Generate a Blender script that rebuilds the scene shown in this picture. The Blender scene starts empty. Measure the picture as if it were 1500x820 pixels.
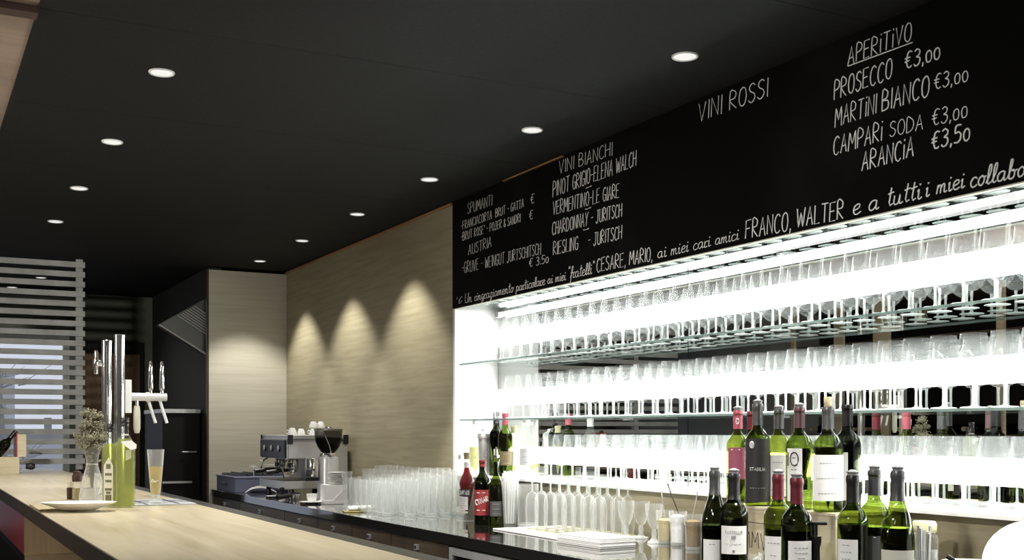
import bpy, bmesh, math, random
from mathutils import Vector, Matrix
random.seed(7)
PI = math.pi
scn = bpy.context.scene
COL = scn.collection

# ------------------------------------------------------------------ camera
F = 1680.0; CX = 750.0; HY = 632.0; EYE = 1.40
TH = math.atan(888.0 / F); cs, sn = math.cos(TH), math.sin(TH)
cam = bpy.data.cameras.new('camera')
cam.sensor_width = 36.0; cam.lens = 36.0 * F / 1500.0
cam.shift_y = (HY - 410.0) / 1500.0
cam.clip_start = 0.05; cam.clip_end = 200
cam_ob = bpy.data.objects.new('camera', cam); COL.objects.link(cam_ob)
cam_ob.location = (0, 0, EYE); cam_ob.rotation_euler = (PI / 2, 0, -TH)
scn.camera = cam_ob

# ------------------------------------------------------------------ world, exposure
scn.view_settings.view_transform = 'Standard'
scn.view_settings.look = 'None'
scn.view_settings.gamma = 1.0
scn.view_settings.use_curve_mapping = False
scn.view_settings.exposure = 0.0
cy = scn.cycles
cy.max_bounces = 14; cy.diffuse_bounces = 4; cy.glossy_bounces = 6
cy.transmission_bounces = 8; cy.transparent_max_bounces = 48
cy.caustics_reflective = False; cy.caustics_refractive = False
cy.sample_clamp_indirect = 4.0
W = bpy.data.worlds.new('world'); scn.world = W; W.use_nodes = True
W.node_tree.nodes['Background'].inputs[0].default_value = (0.80, 0.84, 0.97, 1)
W.node_tree.nodes['Background'].inputs[1].default_value = 0.85

TUBE_POWER = 6.0        # emission of the fluorescent tube under the top shelf
SPOT_R = 74.0            # watts of the downlights along the wall
SPOT_L = 72.0            # watts of the downlights over the bar
FILL_SPOT = 150.0             # watts of each added fill spotlight, out of view over the seats
BAND_POWER = 17.0         # emission of the added glow bands that whiten the rows of glasses

# ------------------------------------------------------------------ pixel <-> place (1500 x 820 frame)
def onz(px, py, z):
    k = (px - CX) / F; d = F * (z - EYE) / (HY - py); u = k * d
    return (u * cs + d * sn, d * cs - u * sn)
def onx(px, X):
    k = (px - CX) / F; return X * (cs - k * sn) / (sn + k * cs)
def ony(px, Y):
    k = (px - CX) / F; return Y * (sn + k * cs) / (cs - k * sn)
def zat(py, X, Y):
    return EYE + (HY - py) * (X * sn + Y * cs) / F

# ------------------------------------------------------------------ materials
MATS = {}
def newmat(name):
    m = bpy.data.materials.new(name); m.use_nodes = True
    nt = m.node_tree; nt.nodes.clear()
    out = nt.nodes.new('ShaderNodeOutputMaterial')
    MATS[name] = m
    return m, nt, out
def rgba(c): return (c[0], c[1], c[2], 1.0)
def pbr(name, col, rough=0.5, metal=0.0, noise=0.0, nscale=20.0, bump=0.0, spec=0.5):
    m, nt, out = newmat(name)
    b = nt.nodes.new('ShaderNodeBsdfPrincipled')
    b.inputs['Base Color'].default_value = rgba(col)
    b.inputs['Roughness'].default_value = rough
    b.inputs['Metallic'].default_value = metal
    b.inputs['Specular IOR Level'].default_value = spec
    if noise > 0 or bump > 0:
        tc = nt.nodes.new('ShaderNodeTexCoord')
        n = nt.nodes.new('ShaderNodeTexNoise'); n.inputs['Scale'].default_value = nscale
        n.inputs['Detail'].default_value = 5
        nt.links.new(tc.outputs['Object'], n.inputs['Vector'])
        if noise > 0:
            r = nt.nodes.new('ShaderNodeValToRGB')
            r.color_ramp.elements[0].position = 0.3; r.color_ramp.elements[1].position = 0.7
            r.color_ramp.elements[0].color = rgba([x * (1 - noise) for x in col])
            r.color_ramp.elements[1].color = rgba([min(1, x * (1 + noise)) for x in col])
            nt.links.new(n.outputs[0], r.inputs[0]); nt.links.new(r.outputs[0], b.inputs['Base Color'])
        if bump > 0:
            bp = nt.nodes.new('ShaderNodeBump'); bp.inputs['Strength'].default_value = bump
            bp.inputs['Distance'].default_value = 0.01
            nt.links.new(n.outputs[0], bp.inputs['Height']); nt.links.new(bp.outputs[0], b.inputs['Normal'])
    nt.links.new(b.outputs[0], out.inputs[0])
    return m
def wood(name, c1, c2, scale=(14, 0.9, 14), rough=0.45, c3=None, spec=0.4, bscale=2.2):
    m, nt, out = newmat(name)
    b = nt.nodes.new('ShaderNodeBsdfPrincipled'); b.inputs['Roughness'].default_value = rough
    b.inputs['Specular IOR Level'].default_value = spec
    tc = nt.nodes.new('ShaderNodeTexCoord')
    mp = nt.nodes.new('ShaderNodeMapping'); mp.inputs['Scale'].default_value = scale
    nt.links.new(tc.outputs['Object'], mp.inputs['Vector'])
    n = nt.nodes.new('ShaderNodeTexNoise'); n.inputs['Scale'].default_value = bscale
    n.inputs['Detail'].default_value = 8; n.inputs['Roughness'].default_value = 0.62
    n.inputs['Distortion'].default_value = 0.6
    nt.links.new(mp.outputs[0], n.inputs['Vector'])
    r = nt.nodes.new('ShaderNodeValToRGB')
    r.color_ramp.elements[0].position = 0.28; r.color_ramp.elements[1].position = 0.72
    r.color_ramp.elements[0].color = rgba(c1); r.color_ramp.elements[1].color = rgba(c2)
    if c3:
        e = r.color_ramp.elements.new(0.5); e.color = rgba(c3)
    nt.links.new(n.outputs[0], r.inputs[0]); nt.links.new(r.outputs[0], b.inputs['Base Color'])
    nt.links.new(b.outputs[0], out.inputs[0])
    return m
def emit(name, col, strength):
    m, nt, out = newmat(name)
    e = nt.nodes.new('ShaderNodeEmission'); e.inputs[0].default_value = rgba(col); e.inputs[1].default_value = strength
    nt.links.new(e.outputs[0], out.inputs[0]); return m
def glass(name, tint=(0.96, 0.98, 0.97), haze=0.05, edge=0.5, hazecol=(0.95, 0.97, 0.96), rough=0.02, refl=0.9, ior=1.18):
    """Thin-walled glass: tinted see-through, fresnel reflection, and a little white scatter at the walls."""
    m, nt, out = newmat(name)
    tr = nt.nodes.new('ShaderNodeBsdfTransparent'); tr.inputs[0].default_value = rgba(tint)
    gl = nt.nodes.new('ShaderNodeBsdfGlossy'); gl.inputs[0].default_value = rgba((refl, refl, refl)); gl.inputs[1].default_value = rough
    di = nt.nodes.new('ShaderNodeBsdfDiffuse'); di.inputs[0].default_value = rgba(hazecol)
    tl = nt.nodes.new('ShaderNodeBsdfTranslucent'); tl.inputs[0].default_value = rgba(hazecol)
    dm = nt.nodes.new('ShaderNodeMixShader'); dm.inputs[0].default_value = 0.5
    nt.links.new(di.outputs[0], dm.inputs[1]); nt.links.new(tl.outputs[0], dm.inputs[2])
    lw = nt.nodes.new('ShaderNodeLayerWeight'); lw.inputs[0].default_value = 0.35
    ma = nt.nodes.new('ShaderNodeMath'); ma.operation = 'MULTIPLY_ADD'
    ma.inputs[1].default_value = edge; ma.inputs[2].default_value = haze; ma.use_clamp = True
    pw = nt.nodes.new('ShaderNodeMath'); pw.operation = 'POWER'; pw.inputs[1].default_value = 2.2
    nt.links.new(lw.outputs['Facing'], pw.inputs[0]); nt.links.new(pw.outputs[0], ma.inputs[0])
    m1 = nt.nodes.new('ShaderNodeMixShader')
    nt.links.new(ma.outputs[0], m1.inputs[0]); nt.links.new(tr.outputs[0], m1.inputs[1]); nt.links.new(dm.outputs[0], m1.inputs[2])
    fr = nt.nodes.new('ShaderNodeFresnel'); fr.inputs[0].default_value = ior
    m2 = nt.nodes.new('ShaderNodeMixShader')
    ge = nt.nodes.new('ShaderNodeNewGeometry'); sb = nt.nodes.new('ShaderNodeMath'); sb.operation = 'SUBTRACT'; sb.inputs[0].default_value = 1.0
    mb = nt.nodes.new('ShaderNodeMath'); mb.operation = 'MULTIPLY'
    nt.links.new(ge.outputs['Backfacing'], sb.inputs[1]); nt.links.new(sb.outputs[0], mb.inputs[0]); nt.links.new(fr.outputs[0], mb.inputs[1])
    nt.links.new(mb.outputs[0], m2.inputs[0]); nt.links.new(m1.outputs[0], m2.inputs[1]); nt.links.new(gl.outputs[0], m2.inputs[2])
    nt.links.new(m2.outputs[0], out.inputs[0])
    return m

M_black_ceiling = pbr('black ceiling paint', (0.011, 0.011, 0.0105), 0.8, noise=0.25, nscale=60, spec=0.2)
M_brown_ceiling = wood('coppery ceiling panel', (0.20, 0.145, 0.11), (0.40, 0.30, 0.235), (.8, 2.6, 1), 0.45)  # pale streaks in this colour stand for reflections along the ceiling
M_beam = pbr('dark brown beam', (0.05, 0.025, 0.018), 0.5)
M_floor = pbr('dark floor tile', (0.05, 0.048, 0.045), 0.45, noise=0.2, nscale=5)
M_darkwall = pbr('dark grey wall paint', (0.07, 0.07, 0.068), 0.8, noise=0.1, nscale=4)
M_greywall = pbr('grey wall paint', (0.30, 0.31, 0.31), 0.8, noise=0.1, nscale=4)
M_olivewall = pbr('olive grey kitchen wall', (0.10, 0.105, 0.08), 0.7, noise=0.12, nscale=3)
M_wallwood = wood('beige oak veneer', (0.28, 0.245, 0.155), (0.40, 0.36, 0.245), (16, 0.8, 16), 0.5, (0.345, 0.305, 0.20))
M_panelwood = wood('pale oak veneer', (0.44, 0.41, 0.33), (0.56, 0.53, 0.45), (0.8, 1, 18), 0.5, (0.51, 0.48, 0.39))
M_barwood = wood('light oak worktop', (0.42, 0.35, 0.22), (0.62, 0.55, 0.40), (9, 0.6, 9), 0.30, (0.54, 0.47, 0.33), 0.5)
M_bardark = wood('dark stained edge', (0.030, 0.022, 0.014), (0.060, 0.045, 0.030), (9, 0.6, 9), 0.45)
M_cubby = wood('light ash board', (0.45, 0.36, 0.22), (0.64, 0.54, 0.37), (16, 16, 0.8), 0.5)
M_red = pbr('red lacquer', (0.45, 0.055, 0.075), 0.35, noise=0.1, nscale=3)
M_blackpanel = pbr('black laminate', (0.006, 0.006, 0.0055), 0.5, spec=0.2)
M_steel = pbr('brushed stainless steel', (0.66, 0.66, 0.65), 0.34, 0.65, noise=0.06, nscale=40)
M_chrome = pbr('polished chrome', (0.88, 0.88, 0.87), 0.09, 0.93)
M_tapsteel = pbr('bright satin steel', (0.85, 0.85, 0.84), 0.3, 0.4)
M_silver = pbr('satin silver enamel', (0.60, 0.60, 0.60), 0.3, 0.35)
M_darksteel = pbr('dull dark steel', (0.20, 0.20, 0.20), 0.35, 1.0)
M_slate = pbr('screen slat grey', (0.42, 0.43, 0.41), 0.55, noise=0.18, nscale=9)
M_stone = pbr('polished black stone', (0.015, 0.015, 0.014), 0.07, noise=0.3, nscale=150, spec=0.8)
_b = [n for n in M_stone.node_tree.nodes if n.type == 'BSDF_PRINCIPLED'][0]; _b.inputs['Coat Weight'].default_value = 1.0; _b.inputs['Coat IOR'].default_value = 2.1; _b.inputs['Coat Roughness'].default_value = 0.05
M_drawer = wood('dark walnut drawer', (0.040, 0.030, 0.020), (0.085, 0.065, 0.045), (9, 0.8, 9), 0.35)
M_mirror = pbr('mirror silvering', (0.80, 0.82, 0.81), 0.0, 1.0)
M_white = pbr('white glazed china', (0.85, 0.85, 0.83), 0.2, spec=0.6)
M_paper = pbr('white paper', (0.82, 0.82, 0.80), 0.8)
M_cream = pbr('cream paper', (0.70, 0.66, 0.50), 0.8)
M_chalk = pbr('chalk', (0.88, 0.88, 0.86), 0.9)
M_blackplastic = pbr('black plastic', (0.012, 0.012, 0.012), 0.35)
M_rackblue = pbr('blue grey plastic', (0.13, 0.14, 0.22), 0.45)
M_rackdark = pbr('slate grey plastic', (0.07, 0.08, 0.10), 0.5)
M_door = wood('brown door timber', (0.10, 0.055, 0.028), (0.20, 0.12, 0.065), (10, 10, 0.7), 0.5)
M_crate = wood('pine crate board', (0.50, 0.43, 0.28), (0.68, 0.61, 0.44), (1.2, 1.2, 14), 0.6)
M_ink = pbr('dark print', (0.03, 0.025, 0.02), 0.8)
M_greyink = pbr('grey print', (0.30, 0.30, 0.30), 0.8)
M_whiteink = pbr('white print', (0.80, 0.80, 0.78), 0.7)
M_tag = pbr('white neck tag', (0.88, 0.88, 0.86), 0.6)
M_cork = pbr('cork', (0.50, 0.42, 0.27), 0.8, noise=0.3, nscale=120)
M_rubber = pbr('grey rubber', (0.20, 0.20, 0.20), 0.5)
M_capgrey = pbr('grey foil', (0.09, 0.09, 0.09), 0.32, 0.35)
M_capblack = pbr('black foil', (0.018, 0.018, 0.018), 0.3, 0.2)
M_capred = pbr('red foil', (0.125, 0.014, 0.024), 0.35, 0.2)
M_cappink = pbr('rose red foil', (0.40, 0.085, 0.12), 0.4, 0.2)
M_capplum = pbr('plum foil', (0.13, 0.065, 0.075), 0.35, 0.25)
M_wine = pbr('dark red wine', (0.008, 0.003, 0.003), 0.15)
M_labelmauve = pbr('mauve label', (0.30, 0.07, 0.12), 0.6)
M_labelblack = pbr('black label', (0.02, 0.02, 0.02), 0.6)
M_labelgrey = pbr('charcoal label', (0.07, 0.07, 0.07), 0.6)
M_labelwhite = pbr('white label', (0.80, 0.80, 0.78), 0.7)
M_labelcream = pbr('cream label', (0.72, 0.70, 0.60), 0.7)
M_labelred = pbr('red label', (0.28, 0.025, 0.03), 0.6)
M_yellowlid = pbr('pale yellow lid', (0.80, 0.76, 0.42), 0.5)
M_sage = pbr('dried grey green petals', (0.30, 0.29, 0.20), 0.9, noise=0.4, nscale=60)
M_stem = pbr('dried stem', (0.16, 0.14, 0.08), 0.9)
M_brownsugar = pbr('brown sugar', (0.26, 0.17, 0.075), 0.9, noise=0.3, nscale=300)
M_tansugar = pbr('raw cane sugar', (0.50, 0.42, 0.22), 0.9, noise=0.2, nscale=300)
M_whitesugar = pbr('white sugar', (0.88, 0.88, 0.87), 0.9)
M_beer = glass('pale beer', (0.94, 0.85, 0.55), 0.40, 0.1, (0.90, 0.78, 0.46))
M_oil = glass('green olive oil', (0.70, 0.73, 0.32), 0.42, 0.1, (0.52, 0.55, 0.22))
M_lime = glass('yellow green liquid', (0.88, 0.90, 0.45), 0.25, 0.1, (0.75, 0.75, 0.35))
M_redliq = glass('red bitter', (0.36, 0.008, 0.016), 0.30, 0.1, (0.30, 0.008, 0.015))
M_brownliq = glass('brown liqueur', (0.14, 0.08, 0.04), 0.3, 0.1, (0.05, 0.03, 0.015))
M_amber = glass('amber glass', (0.35, 0.18, 0.06), 0.2, 0.2, (0.15, 0.07, 0.02))
M_wineglass = glass('wine glass crystal', (0.985, 0.992, 0.99), 0.05, 0.30, ior=1.35)
M_wgstem = glass('crystal stem', (0.96, 0.98, 0.97), 0.35, 0.4)
M_wgfoot = glass('crystal foot', (0.96, 0.98, 0.97), 0.65, 0.3)
M_shelfglass = glass('shelf glass', (0.96, 0.985, 0.975), 0.0, 0.0, rough=0.01, ior=1.10)
M_shelfedge = glass('shelf glass edge', (0.35, 0.42, 0.40), 0.25, 0.1, (0.5, 0.55, 0.53), ior=1.4)
M_clear = glass('clear tumbler glass', (0.99, 0.996, 0.994), 0.08, 1.0, (1.0, 1.0, 1.0))
M_base = glass('thick glass base', (0.94, 0.97, 0.96), 0.42, 0.5)
M_bottleclear = glass('clear bottle glass', (0.98, 0.99, 0.985), 0.03, 0.25)
M_greenglass = glass('olive green bottle glass', (0.40, 0.48, 0.16), 0.02, 0.06, (0.10, 0.13, 0.04), 0.03, ior=1.4)
M_darkglass = glass('dark bottle glass', (0.16, 0.19, 0.10), 0.04, 0.06, (0.03, 0.035, 0.02), 0.03, ior=1.4)
M_limeglass = glass('yellow green bottle glass', (0.60, 0.66, 0.24), 0.03, 0.06, (0.25, 0.3, 0.08), 0.03, ior=1.4)
M_wineglasspane = glass('window pane', (0.97, 0.98, 0.98), 0.0, 0.0, rough=0.0)
M_hopper = glass('smoked hopper plastic', (0.60, 0.60, 0.58), 0.05, 0.2, (0.1, 0.1, 0.1))
M_beans = pbr('coffee beans', (0.012, 0.008, 0.006), 0.5, bump=0.8, nscale=90)
M_tube = emit('fluorescent tube', (1.0, 1.0, 0.97), TUBE_POWER)
M_band = emit('added glow band', (1.0, 1.0, 0.985), BAND_POWER)
M_lens = emit('downlight lens', (1.0, 0.98, 0.94), 0.95)
M_globe = emit('lit opal globe', (1.0, 1.0, 0.98), 1.6)
M_fixture = pbr('white fixture metal', (0.80, 0.80, 0.78), 0.5)
M_building = pbr('pale plaster facade', (0.55, 0.56, 0.60), 0.9, noise=0.1, nscale=2)
M_ground = pbr('pale paving', (0.5, 0.5, 0.52), 0.9)
M_bark = pbr('grey bark', (0.30, 0.30, 0.31), 0.9)

# blackboard with faint wiped smudges
def board_mat():
    m, nt, out = newmat('blackboard paint')
    b = nt.nodes.new('ShaderNodeBsdfPrincipled'); b.inputs['Roughness'].default_value = 0.6
    b.inputs['Specular IOR Level'].default_value = 0.05
    tc = nt.nodes.new('ShaderNodeTexCoord')
    n = nt.nodes.new('ShaderNodeTexNoise'); n.inputs['Scale'].default_value = 1.7; n.inputs['Detail'].default_value = 4
    nt.links.new(tc.outputs['Object'], n.inputs['Vector'])
    r = nt.nodes.new('ShaderNodeValToRGB')
    r.color_ramp.elements[0].position = 0.50; r.color_ramp.elements[1].position = 0.85
    r.color_ramp.elements[0].color = (0.0035, 0.0035, 0.0034, 1); r.color_ramp.elements[1].color = (0.010, 0.0103, 0.010, 1)
    nt.links.new(n.outputs[0], r.inputs[0]); nt.links.new(r.outputs[0], b.inputs['Base Color'])
    nt.links.new(b.outputs[0], out.inputs[0]); return m
M_board = board_mat()

# ------------------------------------------------------------------ geometry helpers
def B(): return bmesh.new()
def box(bm, x0, x1, y0, y1, z0, z1, bev=0.0, M=None):
    r = bmesh.ops.create_cube(bm, size=1.0)
    vs = r['verts']
    for v in vs:
        v.co = Vector(((x0 + x1) / 2 + v.co.x * (x1 - x0), (y0 + y1) / 2 + v.co.y * (y1 - y0), (z0 + z1) / 2 + v.co.z * (z1 - z0)))
    if bev > 0:
        es = list({e for v in vs for e in v.link_edges})
        rb = bmesh.ops.bevel(bm, geom=es, offset=bev, segments=2, affect='EDGES', profile=0.6)
        vs = list({v for v in rb['verts']} | {v for v in vs if v.is_valid})
    if M is not None:
        for v in vs: v.co = M @ v.co
    return bm
def lathe(bm, prof, seg=24, c=(0, 0, 0), sq=0.0, M=None):
    """Spin (radius, height) pairs about z; sq > 0 squares the section."""
    rings = []
    for r, z in prof:
        if r < 1e-6:
            rings.append([bm.verts.new((c[0], c[1], c[2] + z))])
        else:
            ring = []
            for i in range(seg):
                a = 2 * PI * i / seg + (PI / seg)
                k = 1.0
                if sq > 0:
                    p = 2 + sq
                    k = (abs(math.cos(a)) ** p + abs(math.sin(a)) ** p) ** (-1.0 / p)
                ring.append(bm.verts.new((c[0] + r * k * math.cos(a), c[1] + r * k * math.sin(a), c[2] + z)))
            rings.append(ring)
    for A, Bq in zip(rings, rings[1:]):
        for i in range(seg):
            j = (i + 1) % seg
            try:
                if len(A) == 1 and len(Bq) == 1: break
                if len(A) == 1: bm.faces.new((A[0], Bq[j], Bq[i]))
                elif len(Bq) == 1: bm.faces.new((A[i], A[j], Bq[0]))
                else: bm.faces.new((A[i], A[j], Bq[j], Bq[i]))
            except ValueError: pass
    if M is not None:
        for ring in rings:
            for v in ring: v.co = M @ v.co
    return bm
def tube(bm, pts, r, seg=8, cap=True, r2=None):
    pts = [Vector(p) for p in pts]; rings = []
    n = len(pts)
    for i, p in enumerate(pts):
        t = (pts[min(i + 1, n - 1)] - pts[max(i - 1, 0)])
        if t.length < 1e-9: t = Vector((0, 0, 1))
        t.normalize()
        up = Vector((0, 0, 1)) if abs(t.z) < 0.9 else Vector((1, 0, 0))
        a = t.cross(up).normalized(); b = t.cross(a).normalized()
        rr = r if r2 is None else r + (r2 - r) * i / max(1, n - 1)
        rings.append([bm.verts.new(p + rr * (a * math.cos(2 * PI * k / seg) + b * math.sin(2 * PI * k / seg))) for k in range(seg)])
    for A, Bq in zip(rings, rings[1:]):
        for k in range(seg):
            bm.faces.new((A[k], A[(k + 1) % seg], Bq[(k + 1) % seg], Bq[k]))
    if cap:
        bm.faces.new(rings[0][::-1]); bm.faces.new(rings[-1])
    return bm
def prism(bm, poly, axis, a0, a1):
    """Extrude a polygon given in the two other axes along axis from a0 to a1."""
    def pt(p, a):
        return {'x': (a, p[0], p[1]), 'y': (p[0], a, p[1]), 'z': (p[0], p[1], a)}[axis]
    A = [bm.verts.new(pt(p, a0)) for p in poly]; Bq = [bm.verts.new(pt(p, a1)) for p in poly]
    n = len(poly)
    for i in range(n): bm.faces.new((A[i], A[(i + 1) % n], Bq[(i + 1) % n], Bq[i]))
    bm.faces.new(A[::-1]); bm.faces.new(Bq)
    return bm
def patch(bm, r, z0, z1, ac, half, t=0.0006, seg=14, sq=0.0):
    """A curved label lying on a cylinder of radius r."""
    V = []
    for i in range(seg + 1):
        a = ac - half + 2 * half * i / seg
        k = 1.0
        V.append([bm.verts.new(((r + o) * math.cos(a), (r + o) * math.sin(a), z)) for o, z in ((0.0002, z0), (t, z0), (t, z1), (0.0002, z1))])
    for A, Bq in zip(V, V[1:]):
        for k in range(4):
            bm.faces.new((A[k], Bq[k], Bq[(k + 1) % 4], A[(k + 1) % 4]))
    bm.faces.new(V[0]); bm.faces.new(V[-1][::-1])
    return bm
def obj(name, bm, mat, parent=None, smooth=False, loc=None):
    bmesh.ops.recalc_face_normals(bm, faces=bm.faces)
    me = bpy.data.meshes.new(name); bm.to_mesh(me); bm.free()
    if mat is not None: me.materials.append(mat)
    if smooth:
        for p in me.polygons: p.use_smooth = True
        try: me.set_sharp_from_angle(angle=math.radians(40))
        except Exception: pass
    o = bpy.data.objects.new(name, me); COL.objects.link(o)
    if parent is not None: o.parent = parent
    if loc is not None: o.location = loc
    return o
def tag(o, label, cat, group=None, kind=None):
    o['label'] = label; o['category'] = cat
    if group: o['group'] = group
    if kind: o['kind'] = kind
    return o
def thing(name, label, cat, loc=(0, 0, 0), rz=0.0, group=None):
    o = bpy.data.objects.new(name, None); COL.objects.link(o)
    o.empty_display_size = 0.05
    o.location = loc; o.rotation_euler = (0, 0, rz)
    return tag(o, label, cat, group)
def struct(name, bm, mat, smooth=False):
    o = obj(name, bm, mat, None, smooth); o['kind'] = 'structure'; return o
KIDS = {}
def kids(o):
    return [c for c in bpy.data.objects if c.parent == o]
def freeze(root):
    """List a thing's parts and sub-parts once, before it is copied many times."""
    KIDS[root.name] = [(c, [g for g in kids(c)]) for c in kids(root)]
def dup(root, loc, rz=0.0, label=None, group=None, scale=None):
    if root.name not in KIDS: freeze(root)
    r = root.copy(); COL.objects.link(r); r.location = loc; r.rotation_euler = (0, 0, rz)
    if scale: r.scale = scale
    if label: r['label'] = label
    if group: r['group'] = group
    for c, gs in KIDS[root.name]:
        k = c.copy(); COL.objects.link(k); k.parent = r
        for g in gs:
            q = g.copy(); COL.objects.link(q); q.parent = k
    return r

# ------------------------------------------------------------------ the hand-drawn stroke letters
G = {
 'A': '0,0 2,10 4,0|.8,3.6 3.3,3.9', 'B': '0,0 0,10 2.4,9.6 3,8 2.4,6 0,5.2 3,4.6 3.7,2.6 3,.6 0,0',
 'C': '3.6,8.6 2.5,10 1,9 .2,6.5 .2,3.2 1,.8 2.4,0 3.7,1.3', 'D': '0,0 0,10 2,9.4 3.5,7.2 3.8,4 2.6,1 0,0',
 'E': '3.3,10 0,9.8 0,0 3.5,.2|0,5.2 2.7,5.4', 'F': '3.6,10 0,9.8 0,0|0,5.2 2.7,5.4',
 'G': '3.6,8.6 2.5,10 1,9 .2,6.5 .2,3.2 1,.8 2.4,0 3.6,1.3 3.7,4.6 2.1,4.4', 'H': '0,0 0,10|3.7,0 3.7,10|0,5 3.7,5.2',
 'I': '.4,0 .4,10', '!': '.4,0 .4,7.4|.4,9.3 .7,9.9 .3,10', 'J': '2.8,10 2.8,2.2 2,.3 .9,0 .1,1.6|1.2,10 3.9,10',
 'K': '0,0 0,10|3.4,10 0,4.8 3.6,0', 'L': '0,10 0,0 3.2,.2', 'M': '0,0 .5,10 2.4,3.6 4.3,10 4.8,0', 'N': '0,0 0,10 3.6,0 3.6,10',
 'O': '2,10 .7,8.9 .1,6 .2,3 1,.7 2.1,0 3.3,1 3.9,4 3.7,7.3 2.9,9.4 2,10', 'P': '0,0 0,10 2.5,9.6 3.4,7.8 2.7,5.6 0,4.8',
 'R': '0,0 0,10 2.5,9.6 3.3,7.8 2.6,5.8 0,5 3.7,0', 'S': '3.2,8.8 2.2,10 .8,9.4 .3,7.6 1,6 2.8,4.5 3.4,2.6 2.6,.6 1.2,0 0,1.5',
 'T': '0,10 4,10|2,10 2,0', 'U': '0,10 .1,2.4 .9,.3 2.1,0 3.2,.7 3.6,2.4 3.7,10', 'V': '0,10 1.9,0 3.8,10',
 'W': '0,10 1.3,0 2.7,7.5 4.1,0 5.4,10', 'Y': '0,10 1.9,5 3.8,10|1.9,5 1.5,0', 'Z': '0,10 3.6,10 0,0 3.8,.2', 'X': '0,0 3.6,10|0,10 3.6,0',
 '0': '1.7,7 .5,6 .1,3.6 .6,.8 1.7,0 2.8,1 3.1,3.6 2.6,6 1.7,7', '3': '.2,9 1.6,10 3,8.6 2.6,6.3 1.2,5.4 3,4.5 3.3,2.2 2.2,.2 .8,0 0,1.2',
 '5': '3.4,10 .7,10 .4,5.8 2,6.3 3.3,4.6 3.2,2 2,.2 0,.6', '€': '4,9.2 2.8,10 1.6,8.8 1,5 1.6,1.2 2.8,0 4,.9|0,6 3,6.3|0,4 2.7,4.3',
 '-': '.2,5 2.4,5.2', ',': '.6,.8 .2,-1.6', '.': '.2,0 .4,.5 .1,.4', "'": '.4,10 .2,7.8', '"': '.2,10.6 .2,8.6|1.1,10.6 1.1,8.6', '&': '3.4,0 .8,7.4 1.3,9.4 2.3,9 2.2,7 .3,3.6 .4,1 1.6,0 3.3,3.4', '~': '0,5.2 .5,6.4 .9,4.8 3.6,5.6|2.9,4.6 3.8,5.6 3.1,6.6',
 'a': '3,4.4 2,5.1 .7,4.4 .1,2.4 .6,.5 1.7,.2 2.8,1.8 3,4.6 3,1 3.5,.2 4.3,.8', 'b': '0,.8 .9,4 1.5,8.4 1.2,10 .6,9 .6,1.4 1.4,.1 2.6,.6 3,2.6 2.4,4.5 1.5,4.3 3.2,4 4,4.4',
 'c': '2.7,4.2 1.8,5.1 .6,4.3 .1,2.3 .7,.4 1.9,0 3.2,1', 'e': '.2,2.2 2.2,3 2.5,4.5 1.6,5.2 .5,4.2 .2,2 .9,.2 2,0 3.2,1', 'f': '0,.5 1.3,5 2.2,9.4 1.7,10.2 1.1,9 .9,2 .5,-3 0,-3.6|.1,4.6 2.5,5',
 'g': '2.8,4.5 1.8,5.1 .6,4.3 .2,2.3 .8,.5 1.8,.6 2.8,3 2.8,-2.6 1.9,-4 .8,-3.4 1.2,-1.8 3.8,.8', 'i': '.2,3.8 .7,5 .6,1 1.1,0 2.1,.8|.8,7 1.1,7.5 .6,7.6 .8,7',
 'l': '0,.6 1.4,5 1.7,9 1.1,10 .6,8.4 .6,1.6 1.2,.1 2.2,.8', 'm': '0,0 .2,5|.2,3 1,4.8 1.7,4.6 1.8,0|1.8,3 2.6,4.8 3.3,4.6 3.4,1 4,.1 4.8,.8', 'n': '0,0 .2,5|.2,3 1.1,4.9 2,4.5 2.1,1 2.7,.1 3.6,.8',
 'o': '1.6,5 .5,4 .2,2.2 .8,.3 1.8,.1 2.6,1.2 2.7,3.6 1.6,5 2.4,4.2 3.6,4.4', 'p': '.2,5 0,-4|.1,3.4 1,5 2.2,4.7 2.7,2.6 2,.4 .9,.3 .2,1.4|2,.4 3.6,.8', 'r': '.1,5 .4,0|.3,3 1.1,4.8 2.3,4.7|.5,.2 1.4,0 2.2,.6',
 't': '1.1,9.4 .8,1.6 1.3,.1 2.4,.8|0,6.2 2.3,6.8', 'u': '.1,5 .2,1.2 .9,.1 2,.9 2.4,5 2.4,1 3,.1 3.9,.8', 'z': '.2,4.6 2.3,4.9 .2,.4 1.2,.5 2.3,-1.4 1.6,-3.4 .9,-2.4 3.2,.8',
}
def glyphs(text):
    """Strokes of a text in units of a tenth of the capital height, and its width."""
    out = []; x = 0.0
    for ch in text:
        if ch == ' ': x += 3.0; continue
        st = [[tuple(float(q) for q in p.split(',')) for p in s.split()] for s in G[ch].split('|')]
        w = max(p[0] for s in st for p in s)
        j = random.uniform(-.3, .3)
        for s in st: out.append([(x + p[0], p[1] + (j if ch.isupper() else j * .4)) for p in s])
        x += w + (1.4 if not ch.islower() else 0.25)
    return out, x
def smooth_line(pts, n=3):
    if len(pts) < 3: return pts
    out = []
    for i in range(len(pts) - 1):
        p0 = pts[max(i - 1, 0)]; p1 = pts[i]; p2 = pts[i + 1]; p3 = pts[min(i + 2, len(pts) - 1)]
        for k in range(n):
            t = k / n
            out.append(tuple(0.5 * ((2 * b) + (c2 - a) * t + (2 * a - 5 * b + 4 * c2 - d) * t * t + (-a + 3 * b - 3 * c2 + d) * t ** 3) for a, b, c2, d in zip(p0, p1, p2, p3)))
    out.append(pts[-1]); return out
CURVY = set('BCDGJOPRSU035€&')
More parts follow.
